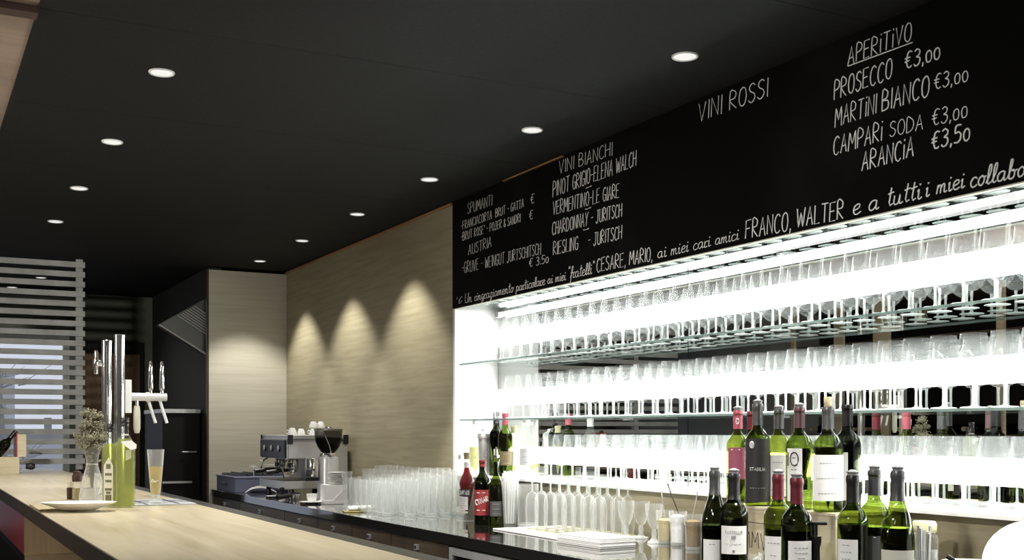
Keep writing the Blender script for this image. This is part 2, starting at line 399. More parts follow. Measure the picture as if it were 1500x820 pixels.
def text_on_cylinder(bm, text, r, zc, h, ac, wid, thick=0.0008, ang=0.0):
    st, w = glyphs(text)
    for s in st:
        pts = []
        for (x, y) in s:
            xx = (x / w - 0.5) * wid; yy = (y / 10 - 0.5) * h
            xr = xx * math.cos(ang) - yy * math.sin(ang); yr = xx * math.sin(ang) + yy * math.cos(ang)
            a = ac + xr / r
            pts.append(((r + 0.0009) * math.cos(a), (r + 0.0009) * math.sin(a), zc + yr))
        tube(bm, pts, thick, 4)
    return bm

# ================================================================== THE SETTING
CEIL = 2.60; WX = 2.53; MX = 2.78; YB = 10.6
Z_BAR = 1.137; Z_CTR = 0.9825; Z_D = 1.1795; Z_C = 1.4645; Z_B = 1.754; Z_A = 2.047; Z_BOARD = 2.0405
YN0 = 0.6; YN1 = 5.42      # the lit niche runs along y
YE = 8.41                  # wooden end panel of the back counter

bm = B(); box(bm, -3.7, 3.0, -2.4, YB + 0.2, -0.1, 0.0); struct('floor', bm, M_floor)
# dropped black ceiling over the bar, in boards with hairline seams
bm = B()
ys = [-2.2, -0.6, 0.42, 1.45, 2.48, 3.50, 4.52, 5.54, 6.56, 7.58, 8.6, 9.6, YB]
for a, b in zip(ys, ys[1:]): box(bm, 0.333, WX + 0.4, a + 0.001, b - 0.001, CEIL, CEIL + 0.03)
box(bm, 0.335, WX + 0.4, -2.2, YB, CEIL + 0.03, CEIL + 0.25)
struct('ceiling', bm, M_black_ceiling)
bm = B(); box(bm, -3.6, 0.3325, -2.2, YB, 2.606, 2.85); struct('ceiling_left', bm, M_brown_ceiling)
bm = B(); box(bm, -1.319, 0.332, 3.50, 3.56, 2.585, 2.6055); struct('trim_1', bm, M_beam)
bm = B(); box(bm, -3.7, -3.6, -2.4, YB + .1, 0, 2.85); struct('wall_left', bm, M_darkwall)
bm = B(); box(bm, -3.7, 3.0, -2.4, -2.3, 0, 2.85); struct('wall_front', bm, M_darkwall)
# right wall behind everything, and the oak-veneered stretch of it
bm = B(); box(bm, MX + 0.03, MX + 0.15, -2.3, YB, 0, CEIL); struct('wall_right', bm, M_darkwall)
bm = B(); box(bm, WX, MX + 0.03, YN1 + 0.03, YE + 0.02, Z_CTR + .0005, CEIL - 0.004); struct('wall_right_oak', bm, M_wallwood)
# end panel of pale oak between counter and kitchen
bm = B(); box(bm, 1.95, WX, YE, YE + 0.035, 0, CEIL - 0.02, 0.002); struct('wall_back_panel', bm, M_panelwood)
bm = B(); box(bm, 1.935, 1.95, YE + 0.001, YE + 0.034, 0, CEIL - 0.02); struct('trim_2', bm, M_bardark)
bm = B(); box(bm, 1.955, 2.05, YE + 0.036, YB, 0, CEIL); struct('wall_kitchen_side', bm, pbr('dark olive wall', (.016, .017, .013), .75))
# back wall with a window opening (x -0.4 .. 1.26) and a door
bm = B()
wx0, wx1, wz0, wz1 = -0.4, 1.26, 0.55, 2.23
box(bm, -3.6, wx0, YB, YB + .12, 0, 2.85); box(bm, wx1, 2.9, YB, YB + .12, 0, CEIL + .2)
box(bm, wx0, wx1, YB, YB + .12, wz1, 2.85); box(bm, wx0, wx1, YB, YB + .12, 0, wz0)
struct('wall_back', bm, M_olivewall)
bm = B()
for x in (wx0, wx0 + .80, wx1 - .05): box(bm, x, x + .05, YB + .03, YB + .09, wz0, wz1)
for z in (wz0, wz1 - .05): box(bm, wx0, wx1, YB + .035, YB + .085, z, z + .05)
w1 = struct('window_1', bm, M_slate)
bm = B(); box(bm, wx0 + .02, wx1 - .02, YB + .055, YB + .061, wz0 + .02, wz1 - .02); obj('pane', bm, M_wineglasspane, w1)
# kitchen door
dx0, dx1, dz1 = 1.36, 1.84, 2.09
bm = B(); box(bm, dx0, dx1, YB - .03, YB - .001, 0, dz1)
d1 = struct('door_1', bm, M_door)
bm = B()
for x in (dx0 - .03, dx1): box(bm, x, x + .03, YB - .05, YB - .001, 0, dz1 + .10)
box(bm, dx0, dx1, YB - .05, YB - .001, dz1, dz1 + .10); obj('door_frame', bm, M_blackpanel, d1)
bm = B(); tube(bm, [(dx0 + .05, YB - .03, 1.05), (dx0 + .05, YB - .075, 1.05), (dx0 + .17, YB - .075, 1.05)], .008); obj('door_handle', bm, M_steel, d1)
for x0, x1 in ((dx0 + .10, dx0 + .24), (dx0 + .29, dx0 + .43)):
    bm = B(); box(bm, x0, x1, YB - .036, YB - .029, .2, dz1 - .12, .002); obj('door_panel', bm, M_door, d1)
# orange timber trim along the top of the oak wall
bm = B(); box(bm, WX - .012, WX - .0005, YN1 + .03, YE - .001, CEIL - .016, CEIL - .005); struct('trim_3', bm, wood('warm trim and bounce light', (.30, .15, .06), (.45, .25, .11)))
bm = B(); box(bm, WX - .014, WX - .0022, 4.30, 4.86, CEIL - .0065, CEIL - .003); struct('trim_bounced_light', bm, MATS['warm trim and bounce light'])  # warm strip coloured in for light bouncing along the board's top edge

# ---- the niche: mirror back, sides, ledge, glass shelves
for y0, y1 in ((onx(1008, MX) + .002, YN1), (YN0, onx(1008, MX) - .002)):
    bm = B(); box(bm, MX, MX + .006, y0, y1, Z_D, CEIL - .002); o = struct('wall_right_mirror', bm, M_mirror)
bm = B(); box(bm, WX + .001, MX + .006, YN1 + .005, YN1 + .029, Z_CTR, CEIL - .002); struct('wall_niche_end', bm, M_white)
bm = B(); box(bm, 2.60, MX + .029, YN0, YN1 + .004, Z_CTR - .3, Z_D - .012); struct('wall_right_splashback', bm, M_wallwood)
bm = B(); box(bm, 2.545, MX + .006, YN0, YN1 + .004, Z_D - .0118, Z_D - .0005, .001); struct('trim_5', bm, M_white)

def glass_shelf(z, label, x0=2.555):
    t = thing('glass_shelf', label, 'shelf', (0, 0, z))
    bm = B(); box(bm, x0 + .002, MX - .002, YN0, YN1, -.009, -.0005); obj('pane', bm, M_shelfglass, t)
    bm = B(); box(bm, x0, x0 + .002, YN0, YN1, -.009, -.0005); obj('front_edge', bm, M_shelfedge, t)
    for y in (1.9, 3.18, 4.18, 5.05):
        bm = B(); box(bm, MX - .022, MX - .001, y - .012, y + .012, -.016, -.0092, .002); obj('bracket', bm, M_clear, t)
    return t
glass_shelf(Z_A, 'top glass shelf hung just behind the bottom edge of the blackboard')
glass_shelf(Z_B, 'glass shelf of wine glasses next under the strip light')
glass_shelf(Z_C, 'lowest glass shelf, level with the necks of the wine bottles')

# fluorescent tube under the top shelf, at the mirror
t = thing('light_tube', 'long bright fluorescent tube running under the top glass shelf', 'lamp', (0, 0, Z_A - .012))
bm = B(); tube(bm, [(MX - .02, YN0 + .1, -.022), (MX - .02, YN1 - .08, -.022)], .0125, 12); obj('tube', bm, M_tube, t, True)
for y in (YN0 + .07, YN1 - .05):
    bm = B(); box(bm, MX - .034, MX - .006, y - .02, y + .02, -.036, -.006, .003); obj('end_cap', bm, M_fixture, t)
for z, nm in ((Z_B, 'behind the row of wine glasses under the tube'), (Z_C, 'behind the glasses on the lowest glass shelf'), (Z_D, 'behind the glasses on the white ledge')):
    t = thing('added_glow_band', f'added glowing band on the mirror {nm}', 'lamp', (MX - .004, 0, z + {Z_B: .138, Z_C: .118, Z_D: .108}[z]))  # glow bands added behind the bowls to turn the rows white
    bm = B(); box(bm, -.008, .0035, YN0 + .05, YN1 - .02, -.044, .036, .002); obj('glow_strip', bm, M_band, t)

# ---- blackboard
bb = thing('blackboard', 'long black menu board with chalk handwriting above the lit glass shelves', 'blackboard', (0, 0, 0))
bm = B(); box(bm, WX - .002, WX + .015, YN0, YN1 + .029, Z_BOARD, CEIL - .001); obj('board', bm, M_board, bb)
bm = B(); box(bm, WX - .003, WX + .016, YN0, YN1 + .029, Z_BOARD - .004, Z_BOARD - .0002); obj('bottom_edge', bm, pbr('pale light-caught board edge', (.5, .5, .42), .7), bb)  # pale colour carries the white light along the board's lower edge
CHX = WX - .0028
def chalk(text, p0, p1, hpx, th=0.0014):
    """Write a line word by word between two baseline points."""
    W0 = glyphs(text)[1]; x = 0.0; words = text.split(' ')
    for wd in words:
        if wd == '': x += 3.0; continue
        wl_ = glyphs(wd)[1]
        a, b = x / W0, (x + wl_) / W0
        chalk_word(wd, (p0[0] + (p1[0] - p0[0]) * a, p0[1] + (p1[1] - p0[1]) * a), (p0[0] + (p1[0] - p0[0]) * b, p0[1] + (p1[1] - p0[1]) * b), hpx, th)
        x += wl_ + 3.0
def chalk_word(text, p0, p1, hpx, th=0.0014):
    """Write text on the board between two baseline points seen in the photograph."""
    y0 = onx(p0[0], CHX); z0 = zat(p0[1], CHX, y0); y1 = onx(p1[0], CHX); z1 = zat(p1[1], CHX, y1)
    th *= 1.2 if hpx >= 24 else .95
    slant = .18 if any(c.islower() for c in text) else .07
    ym = (y0 + y1) / 2; h = hpx * (CHX * sn + ym * cs) / F
    st, w = glyphs(text); bm = B()
    for s in st:
        s = smooth_line(s, 3) if len(s) > 4 else s
        pts = []
        for (x, y) in s:
            f = x / w; yy = y0 + (y1 - y0) * f + random.uniform(-.0004, .0004) - (y / 10) * h * slant
            pts.append((CHX, yy, z0 + (z1 - z0) * f + y / 10 * h + random.uniform(-.0004, .0004)))
        tube(bm, pts, th, 5)
    return obj('chalk_lettering', bm, M_chalk, bb)
thin = .0011
chalk('SPUMANTI', (684.7, 313.4), (722, 300), 15, thin)
chalk('-FRANCIACORTA  BRUT - GATTA', (675, 337), (768, 303), 12, thin)
chalk('€', (777, 299), (784, 296.5), 14, thin)
chalk("-BRUT ROSE' - POJER & SANDRI", (675, 353), (763, 324.5), 12, thin)
chalk('€', (775, 322), (782, 319.6), 13, thin)
chalk('AUSTRIA', (686, 374), (721, 361), 15, thin)
chalk('-GRUVE - WEINGUT JURTSCHITSCH', (676.5, 400.7), (793, 372), 16, thin)
chalk('€ 3.50', (775, 391), (805, 384), 12, .0013)
chalk('VINI BIANCHI', (818.6, 255), (899, 226.5), 19, .0012)
chalk('PINOT GRIGIO-ELENA WALCH', (809.8, 288.7), (933, 242.5), 22, .0014)
chalk('~', (858, 280), (870, 275), 8, .0011)
chalk('VERMENTINO-LE GIARE', (809.8, 315), (908, 288.5), 20, .0014)
chalk('~', (857, 311), (869, 307), 8, .0011)
chalk('CHARDONNAY - JURITSCH', (808.8, 344), (912, 316.5), 19, .0014)
chalk('~', (854, 341.5), (866, 338), 8, .0011)
chalk('RIESLING    - JURITSCH', (810.4, 373.7), (912, 349.4), 19, .0014)
chalk('Un ringraziamento particolare ai miei', (681, 444), (829, 409.5), 14, .0014)
chalk('"fratelli"', (832, 408.5), (871, 400), 17, .0014)
chalk('CESARE, MARIO,', (874, 398.8), (957, 381), 20, .0016)
chalk('ai miei cari amici', (963, 378.5), (1083, 350.5), 18, .0014)
chalk('FRANCO,', (1092, 350), (1161, 336), 27, .0017)
chalk('WALTER', (1167, 333.5), (1238, 320), 27, .0017)
chalk('e a tutti', (1249, 315), (1351, 290), 28, .0018)
chalk('i miei', (1355, 288.5), (1414, 274), 26, .0018)
chalk('collabo', (1421, 275), (1503, 257), 28, .0019)
chalk("'r", (668, 450), (677, 440), 14, .0012)
chalk('VINI ROSSI', (1023, 179), (1128, 140), 27, .0014)
chalk('APER!T!VO', (1242, 95), (1338, 58), 26, .0015)
chalk('PROSECCO', (1222, 145.6), (1309, 113.5), 28, .0016)
chalk('€3,00', (1325, 101), (1380, 85), 24, .0018)
chalk('MART!NI', (1223, 186.5), (1286, 164.5), 28, .0014)
chalk('BIANCO', (1292, 163), (1364, 140.5), 30, .0017)
chalk('€3,00', (1368, 131), (1421, 118), 22, .0018)
chalk('CAMPAR!', (1220.7, 228), (1295, 204.5), 27, .0015)
chalk('SODA', (1303, 201), (1355, 189), 22, .0014)
chalk('€3,00', (1365, 184), (1420, 170.5), 23, .0017)
chalk('ARANC!A', (1262.6, 250), (1341, 228), 28, .0017)
chalk('€3,50', (1364.4, 219), (1424, 204), 25, .0020)
y0 = onx(1242, CHX); y1 = onx(1337, CHX)
bm = B(); tube(bm, [(CHX, y0, zat(97, CHX, y0)), (CHX, y1, zat(62, CHX, y1))], .0018, 5); obj('underline', bm, M_chalk, bb)

# ---- downlights
def downlight_parts(name, label, loc, power, ang, group, col=(1, .97, .90)):
    t = thing(name, label, 'ceiling light', loc, 0, group)
    bm = B(); lathe(bm, [(.036, -.0005), (.0425, -.0005), (.043, -.003), (.041, -.006), (.036, -.004), (.036, -.0005)], 28); obj('trim_ring', bm, M_fixture, t, True)
    bm = B(); lathe(bm, [(.0355, -.001), (.0355, -.0035), (.0, -.0035)], 28); obj('lens', bm, M_lens, t)
    L = bpy.data.lights.new('downlight_lamp', 'SPOT'); L.energy = power; L.spot_size = math.radians(ang); L.spot_blend = 0.45
    L.shadow_soft_size = 0.03; L.color = col
    lo = bpy.data.objects.new('downlight_lamp', L); COL.objects.link(lo); lo.parent = t; lo.location = (0, 0, -.012)
    return t
for i, y in enumerate((1.97, 2.98, 3.99, 5.0, 5.985, 6.98, 7.95)):
    where = ['nearest the camera, outside the frame', 'high above the middle of the blackboard', 'above the left columns of chalk writing', 'beside the near end of the oak wall',
             'in front of the brightest cone on the oak wall', 'in front of the middle cone on the oak wall', 'closest to the pale end panel'][i]
    downlight_parts('ceiling_downlight', f'round downlight of the right row, {where}', (2.20, y, CEIL), SPOT_R if i > 3 else SPOT_R * 2.6, 92 if i > 3 else 61, 'downlights along the wall')
for i, y in enumerate((2.9, 3.93, 4.965, 5.99, 7.0)):
    where = ['nearest the camera, outside the frame', 'largest and topmost in view', 'second from the top', 'third from the top', 'smallest, nearest the slatted screen'][i]
    downlight_parts('ceiling_downlight', f'round downlight of the left row, {where}', (0.755, y, CEIL), SPOT_L, 100, 'downlights over the bar')
for i, y in enumerate((9.25, 9.8, 10.35)):
    where = ['highest in the slats', 'middle one in the slats', 'lowest in the slats'][i]
    downlight_parts('ceiling_downlight', f'round downlight seen through the screen, {where}', (0.78, y, CEIL), 6, 100, 'downlights behind the screen')
# added fill spotlights, out of view over the seats, aimed across the bar
t0 = thing('added_fill_rail', 'added white rail for the fill spotlights over the seats', 'lamp', (-.75, 3.2, 2.6055))
bm = B(); box(bm, -.018, .018, -2.6, .28, -.03, -.0008, .003); obj('rail', bm, M_fixture, t0)
for y, ty, tz, nm in ((.8, 2.3, 1.35, 'nearest the camera'), (1.7, 3.2, 1.35, 'second from the camera'), (2.5, 4.5, 1.35, 'third from the camera'), (3.0, 8.6, 1.5, 'fourth from the camera'), (3.35, 8.4, 1.95, 'nearest the beam')):
    t = thing('added_fill_spotlight', f'added fill spotlight over the seats, {nm}, outside the frame', 'lamp', (-.75, y, 2.525), 0, 'added fill spotlights')
    d = Vector(((2.3 if y < 3.2 else .45) + .75, ty - y, tz - 2.525)).normalized()
    bm = B(); tube(bm, [(0, 0, .0495), (0, 0, .0)], .008, 10); obj('bracket', bm, M_fixture, t)
    bm = B(); tube(bm, [-d * .06, d * .06], .04, 20); obj('head', bm, M_fixture, t)
    L = bpy.data.lights.new('fill_spot_lamp', 'SPOT'); L.energy = FILL_SPOT * (1.5 if y > 3.2 else 1.0); L.spot_size = math.radians(56 if y < 3 else 42); L.spot_blend = .9; L.shadow_soft_size = .06; L.color = (1, .97, .92)
    lo = bpy.data.objects.new('fill_spot_lamp', L); COL.objects.link(lo); lo.parent = t; lo.location = d * .075
    lo.rotation_mode = 'QUATERNION'; lo.rotation_quaternion = d.to_track_quat('-Z', 'Y')
# added lamp, tucked behind the screen to lift the dark kitchen
downlight_parts('ceiling_downlight', 'added round downlight in the kitchen, out of sight behind the slats', (.93, 9.6, CEIL), 20, 150, 'added kitchen downlight')
# added uplighter, out of view left, brightening brown ceiling and bar front
t = thing('added_uplighter', 'added half-round metal lamp, unseen, shining up and down on the partition across the bar', 'lamp', (-1.3195, 4.2, 1.9))
bm = B(); prism(bm, [(0.0005, -.12)] + [(.12 * math.sin(PI * k / 12), -.12 * math.cos(PI * k / 12)) for k in range(1, 12)] + [(0.0005, .12)], 'z', 0, .14); obj('shade', bm, M_fixture, t)
for up in (1, 0):
    L = bpy.data.lights.new('added_uplight_lamp', 'SPOT'); L.energy = 95 if up else 60; L.spot_size = math.radians(160); L.spot_blend = .8; L.shadow_soft_size = .05; L.color = (1, .88, .78)
    lo = bpy.data.objects.new('added_uplight_lamp', L); COL.objects.link(lo); lo.parent = t; lo.location = (.12, 0, .17 if up else -.03)
    lo.rotation_euler = (0, math.radians(180 + 25) if up else math.radians(-35), 0)

# ---- slatted screen at the end of the bar
YS = 8.47
t = thing('slat_screen', 'grey timber screen of horizontal slats in front of the window', 'screen', (0, YS, Z_BAR))
sx1 = ony(124, YS)
bm = B(); n = 0; z = CEIL - .022
while z - .036 > Z_BAR + .02:
    box(bm, -.6, sx1, -.020, 0.0, z - .038 - Z_BAR, z - Z_BAR, .001); z -= .0682; n += 1
obj('slat_panel', bm, M_slate, t)
for px in (116.5, 40 - 220):
    x = ony(px, YS)
    bm = B(); box(bm, x - .022, x + .022, .0005, .045, .0005, CEIL - Z_BAR - .001); obj('post', bm, M_slate, t)

# ---- the bar
bar = thing('bar_counter', 'long bar counter with pale oak top running from the bottom edge to the screen', 'bar counter', (0, 0, 0))
BX0, BX1 = .382, .935
bm = B(); box(bm, BX0 + .004, BX1, .3, YS + .35, Z_BAR - .040, Z_BAR, .0015); obj('worktop', bm, M_barwood, bar)
bm = B(); box(bm, BX0, BX0 + .0038, .3, YS + .35, Z_BAR - .048, Z_BAR - .0008); obj('front_edge', bm, M_bardark, bar)
bm = B(); box(bm, BX1 + .001, 1.035, .3, YS - .2, Z_BAR - .028, Z_BAR - .012, .002); obj('steel_ledge', bm, M_darksteel, bar)
bm = B(); box(bm, .90, 1.00, .3, YS - .2, .08, Z_BAR - .041); obj('rear_panel', bm, M_blackpanel, bar)
yc = 5.5
bm = B(); box(bm, .465, .485, yc + .021, YS + .3, .852, Z_BAR - .041); obj('front_panel', bm, M_red, bar)
bm = B(); box(bm, .465, .899, yc, yc + .020, .852, Z_BAR - .041); obj('partition', bm, M_cubby, bar)
bm = B(); box(bm, .465, .899, .3, yc - .0005, .832, .851); obj('shelf', bm, M_cubby, bar)
bm = B(); box(bm, .455, .899, .3, YS + .3, 0.001, .831); obj('plinth', bm, M_blackpanel, bar)

# ---- back counter and its units
ctr = thing('back_counter_top', 'polished black stone worktop under the lit shelves', 'countertop', (0, 0, 0))
bm = B(); box(bm, 1.96, 2.599, YN0, YE - .001, Z_CTR - .045, Z_CTR, .002); obj('slab', bm, M_stone, ctr)
def drawer_unit(y0, y1, label, kn):
    t = thing('drawer_cabinet', label, 'cabinet', (0, (y0 + y1) / 2, 0), 0, 'dark units under the back counter')
    h = (y1 - y0) / 2 - .002
    bm = B(); box(bm, 1.99, 2.58, -h, h, .08, Z_CTR - .0455); obj('body', bm, M_blackpanel, t)
    bm = B(); box(bm, 2.03, 2.55, -h, h, 0.0005, .0795); obj('plinth', bm, M_blackpanel, t)
    zt = Z_CTR - .050
    for z0, z1 in ((zt - .17, zt), (zt - .50, zt - .175), (.085, zt - .505)):
        bm = B(); box(bm, 1.972, 1.9895, -h + .002, h - .002, z0, z1, .001); d = obj('drawer', bm, M_drawer, t)
        zk = z1 - .035
        bm = B(); box(bm, 1.958, 1.9718, -.016, .016, zk - .012, zk + .012, .002); obj('knob', bm, M_steel, d)
        bm = B(); box(bm, 1.957, 1.9579, -.010, .010, zk - .007, zk + .007); obj('knob_inset', bm, M_blackplastic, d)
    return t
edges = [YE - .01, 7.62, 6.60, 5.98, 5.44, 4.92, 4.29]
names = ['end unit below the blue grey glass rack', 'unit below the coffee machine', 'unit below the white saucers', 'unit below the left end of the tumblers',
         'unit below the middle of the tumblers', 'unit below the red bottle']
for (b1, a1), nm in zip(zip(edges, edges[1:]), names):
    drawer_unit(a1, b1, f'dark brown drawer unit with square knobs, {nm}', True)
def fridge(y0, y1, label):
    t = thing('undercounter_fridge', label, 'fridge', (0, (y0 + y1) / 2, 0))
    h = (y1 - y0) / 2 - .002
    bm = B(); box(bm, 1.99, 2.58, -h, h, .0005, Z_CTR - .0455); obj('body', bm, M_blackpanel, t)
    for s in (-1, 1):
        a, b = (-h + .002, -.002) if s < 0 else (.002, h - .002)
        bm = B(); zt = Z_CTR - .055
        for q in ((a, a + .03, .1, zt), (b - .03, b, .1, zt), (a + .03, b - .03, .1, .13), (a + .03, b - .03, zt - .03, zt)):
            box(bm, 1.968, 1.9895, *q)
        d = obj('door', bm, M_steel, t)
        bm = B(); box(bm, 1.975, 1.985, a + .03, b - .03, .13, zt - .03); obj('pane', bm, M_hopper, d)
        bm = B(); tube(bm, [(1.9675, (a + .015), .45), (1.945, (a + .015), .46), (1.945, (a + .015), .74), (1.9675, (a + .015), .75)], .006); obj('handle', bm, M_chrome, d)
    return t
fridge(3.25, 4.28, 'steel framed glass door fridge under the counter below the champagne flutes')
fridge(2.2, 3.24, 'steel framed glass door fridge under the counter below the wine bottles')
fridge(1.15, 2.19, 'steel framed glass door fridge nearest the camera, outside the frame')

# ================================================================== GLASSES IN THE NICHE
def wine_glass(label, group, loc):
    t = thing('wine_glass', label, 'wine glass', loc, 0, group)
    bm = B(); lathe(bm, [(.0045, .070), (.014, .073), (.028, .083), (.039, .100), (.0440, .120), (.0436, .138), (.0400, .168), (.0350, .207)], 24); obj('bowl', bm, M_wineglass, t, True)
    bm = B(); lathe(bm, [(.0060, .006), (.0040, .014), (.0036, .052), (.0048, .070)], 10); obj('stem', bm, M_wgstem, t, True)
    bm = B(); lathe(bm, [(0, .0006), (.034, .0006), (.036, .002), (.034, .0032), (.012, .005), (.0060, .0075), (0, .0075)], 20); obj('foot', bm, M_wgfoot, t, True)
    return t
WGL = {Z_A: ('clear wine glass on the top shelf, only its foot showing under the blackboard', 'wine glasses on the top shelf'),
       Z_B: ('clear stemmed wine glass in the packed rows directly below the light tube', 'wine glasses on the upper shelf'),
       Z_C: ('clear stemmed wine glass in the packed rows on the lowest glass shelf', 'wine glasses on the middle shelf'),
       Z_D: ('clear stemmed wine glass in the bottom rows on the white ledge', 'wine glasses on the white ledge')}
proto = None
for z, ymax, ymin in ((Z_B, 5.25, 1.45), (Z_C, 4.92, 1.45), (Z_D, 4.55, 1.45), (Z_A, 5.25, 1.45)):
    lab, grp = WGL[z]
    for row, x in enumerate((2.606, 2.712)):
        y = ymax - row * .02; k = 0
        while y > ymin:
            p = (x + random.uniform(-.004, .004), y + random.uniform(-.005, .005), z)
            rz = random.uniform(0, 6.28)
            if proto is None: proto = wine_glass(lab, grp, p)
            else: dup(proto, p, rz, lab, grp)
            y -= .1005
# squat tumblers at the left end of the lowest glass shelf
def tumbler(name, label, cat, loc, h, rb, rt, group=None, wall=.0018, seg=20, mat=None, thickbase=.012, facets=False):
    t = thing(name, label, cat, loc, random.uniform(0, 6.28), group)
    bm = B(); lathe(bm, [(rb, thickbase + .0005), (rb + (rt - rb) * .4, thickbase + (h - thickbase) * .4), (rt, h), (rt - wall, h), (rb + (rt - rb) * .4 - wall, thickbase + (h - thickbase) * .4), (rb - wall, thickbase + .001)], seg); obj('body', bm, mat or M_clear, t, not facets)
    bm = B(); lathe(bm, [(0, .0006), (rb * .93, .0006), (rb * .99, .003), (rb, thickbase), (0, thickbase)], seg); obj('base', bm, M_base, t, not facets)
    return t
sq = None
for y in (5.06, 5.145, 5.23, 5.315):
    lab, grp = 'squat water tumbler at the far left end of the lowest glass shelf', 'squat tumblers on the lowest glass shelf'
    if sq is None: sq = tumbler('water_tumbler', lab, 'glass', (2.61, y, Z_C), .085, .030, .036, grp)
    else: dup(sq, (2.61, y, Z_C), 0, lab, grp)

# ================================================================== BOTTLES
def cam_angle(x, y, off=0.0): return math.atan2(-y, -x) + off
BORD = [(0, .004), (.70, .0006), (.95, .002), (1, .006), (1, .60), (.985, .635), (.90, .675), (.70, .715), (.50, .742), (.42, .765), (.395, .80), (.385, .95), (.42, .953), (.42, .985), (.38, 1.0)]
BURG = [(0, .004), (.70, .0006), (.95, .002), (1, .006), (1, .46), (.97, .52), (.86, .60), (.68, .68), (.52, .74), (.43, .79), (.385, .84), (.375, .95), (.42, .953), (.42, .985), (.38, 1.0)]
def interp_r(prof, zf):
    for (r0, z0), (r1, z1) in zip(prof[1:], prof[2:]):
        if z0 <= zf <= z1: return r0 + (r1 - r0) * (zf - z0) / max(1e-6, z1 - z0)
    return prof[-1][0]
def wine_bottle(label, x, y, z, h=.305, r=.038, shape=BORD, gm=None, cap=None, capz=.80, stop='rubber', lab=None, labz=(.18, .50), labhalf=1.0, laboff=0.0, fill=.55, liquid=None, prints=0, group=None, text=None, printmat=None, name='wine_bottle', cat='bottle', extra=None):
    t = thing(name, label, cat, (x, y, z), 0, group)
    P = [(a * r, b * h) for a, b in shape]
    bm = B(); lathe(bm, P, 28); obj('glass', bm, gm or M_greenglass, t, True)
    if fill > 0:
        Q = [(0, .006)]
        for a, b in shape[2:]:
            if b < fill and b * h > .004: Q.append((a * r - .0022, max(b * h, .006)))
        rf = interp_r(shape, fill) * r - .0022
        Q += [(rf, fill * h), (0, fill * h)]
        bm = B(); lathe(bm, Q, 24); obj('wine' if liquid is None else 'liquid', bm, liquid or M_wine, t, True)
    if cap is not None:
        Q = []
        zz = capz
        while zz < 1.0:
            Q.append((interp_r(shape, zz) * r + .0007, zz * h)); zz += .025
        Q += [(.385 * r + .0008, h + .0006)]
        if stop not in ('rubber', 'cork'): Q.append((0, h + .0008))
        bm = B(); lathe(bm, Q, 20); obj('capsule', bm, cap, t, True)
    if stop == 'rubber':
        bm = B(); lathe(bm, [(0, h + .001), (.0135, h + .001), (.0125, h + .005), (.0155, h + .008), (.0155, h + .0105), (.010, h + .0125), (.006, h + .015), (0, h + .0155)], 18); obj('stopper', bm, M_rubber, t, True)
    elif stop == 'cork':
        bm = B(); lathe(bm, [(0, h + .001), (.0105, h + .001), (.0115, h + .004), (.0120, h + .028), (.0105, h + .030), (0, h + .030)], 16); obj('cork', bm, M_cork, t, True)
    a = cam_angle(x, y, laboff)
    if lab is not None:
        bm = B(); patch(bm, r, labz[0] * h, labz[1] * h, a, labhalf); L = obj('label', bm, lab, t, True)
        if prints or text:
            bm = B(); zz0 = labz[0] * h; zz1 = labz[1] * h
            rnd = random.Random(int(abs(x * 1000) + abs(y * 777)))
            for k in range(prints):
                zc = zz0 + (zz1 - zz0) * (.16 + .66 * k / max(1, prints - 1) if prints > 1 else .5)
                hw = labhalf * rnd.uniform(.25, .6)
                na = max(1, int(hw / .10))
                for q in range(na):
                    patch(bm, r + .0006, zc - .0011, zc + .0011, a - hw + 2 * hw * (q + .5) / na, hw / na * .72, .0004, 2)
            if text:
                for (tx, zf, hh, wd, th, an) in text:
                    text_on_cylinder(bm, tx, r + .0004, zz0 + (zz1 - zz0) * zf, hh, a, wd, th, an)
            obj('print', bm, printmat or M_greyink, L)
    if extra: extra(t, r, h, a)
    return t

# crate on the counter carrying the back row of wine bottles
crx0, crx1 = 2.33, 2.585
cry1 = onx(1062, crx0); cry0 = onx(1224, crx0)
crh = .186
t = thing('wine_crate', 'pale pine wine crate on the black counter under the back row of bottles', 'crate', ((crx0 + crx1) / 2, (cry0 + cry1) / 2, Z_CTR))
hx, hy = (crx1 - crx0) / 2, (cry1 - cry0) / 2
bm = B(); box(bm, -hx, -hx + .012, -hy + .0125, hy - .0125, .0005, crh - .0105); obj('front_board', bm, M_crate, t)
bm = B(); box(bm, hx - .012, hx, -hy + .0125, hy - .0125, .0005, crh - .0105); obj('rear_board', bm, M_crate, t)
for s in (-1, 1):
    bm = B(); box(bm, -hx, hx, s * hy - (.012 if s > 0 else 0), s * hy + (0 if s > 0 else .012), .0005, crh - .0105); obj('end_board', bm, M_crate, t)
bm = B(); box(bm, -hx - .003, hx, -hy - .003, hy + .003, crh - .010, crh - .0002, .0015); obj('lid', bm, M_crate, t)
bm = B()
st, w = glyphs('MMV')
for s in st: tube(bm, [(-hx - .0006, hy - .09 - (q[0] / w) * .12, .055 + q[1] / 10 * .05) for q in s], .0016, 4)
for a, b in (((.03, .035), (.03, .135)), ((.03, .135), (.36, .135)), ((.36, .135), (.36, .035))):
    tube(bm, [(-hx - .0006, hy - a[0], a[1]), (-hx - .0006, hy - b[0], b[1])], .0012, 4)
obj('stamp', bm, M_ink, t)
ZC = Z_CTR + crh

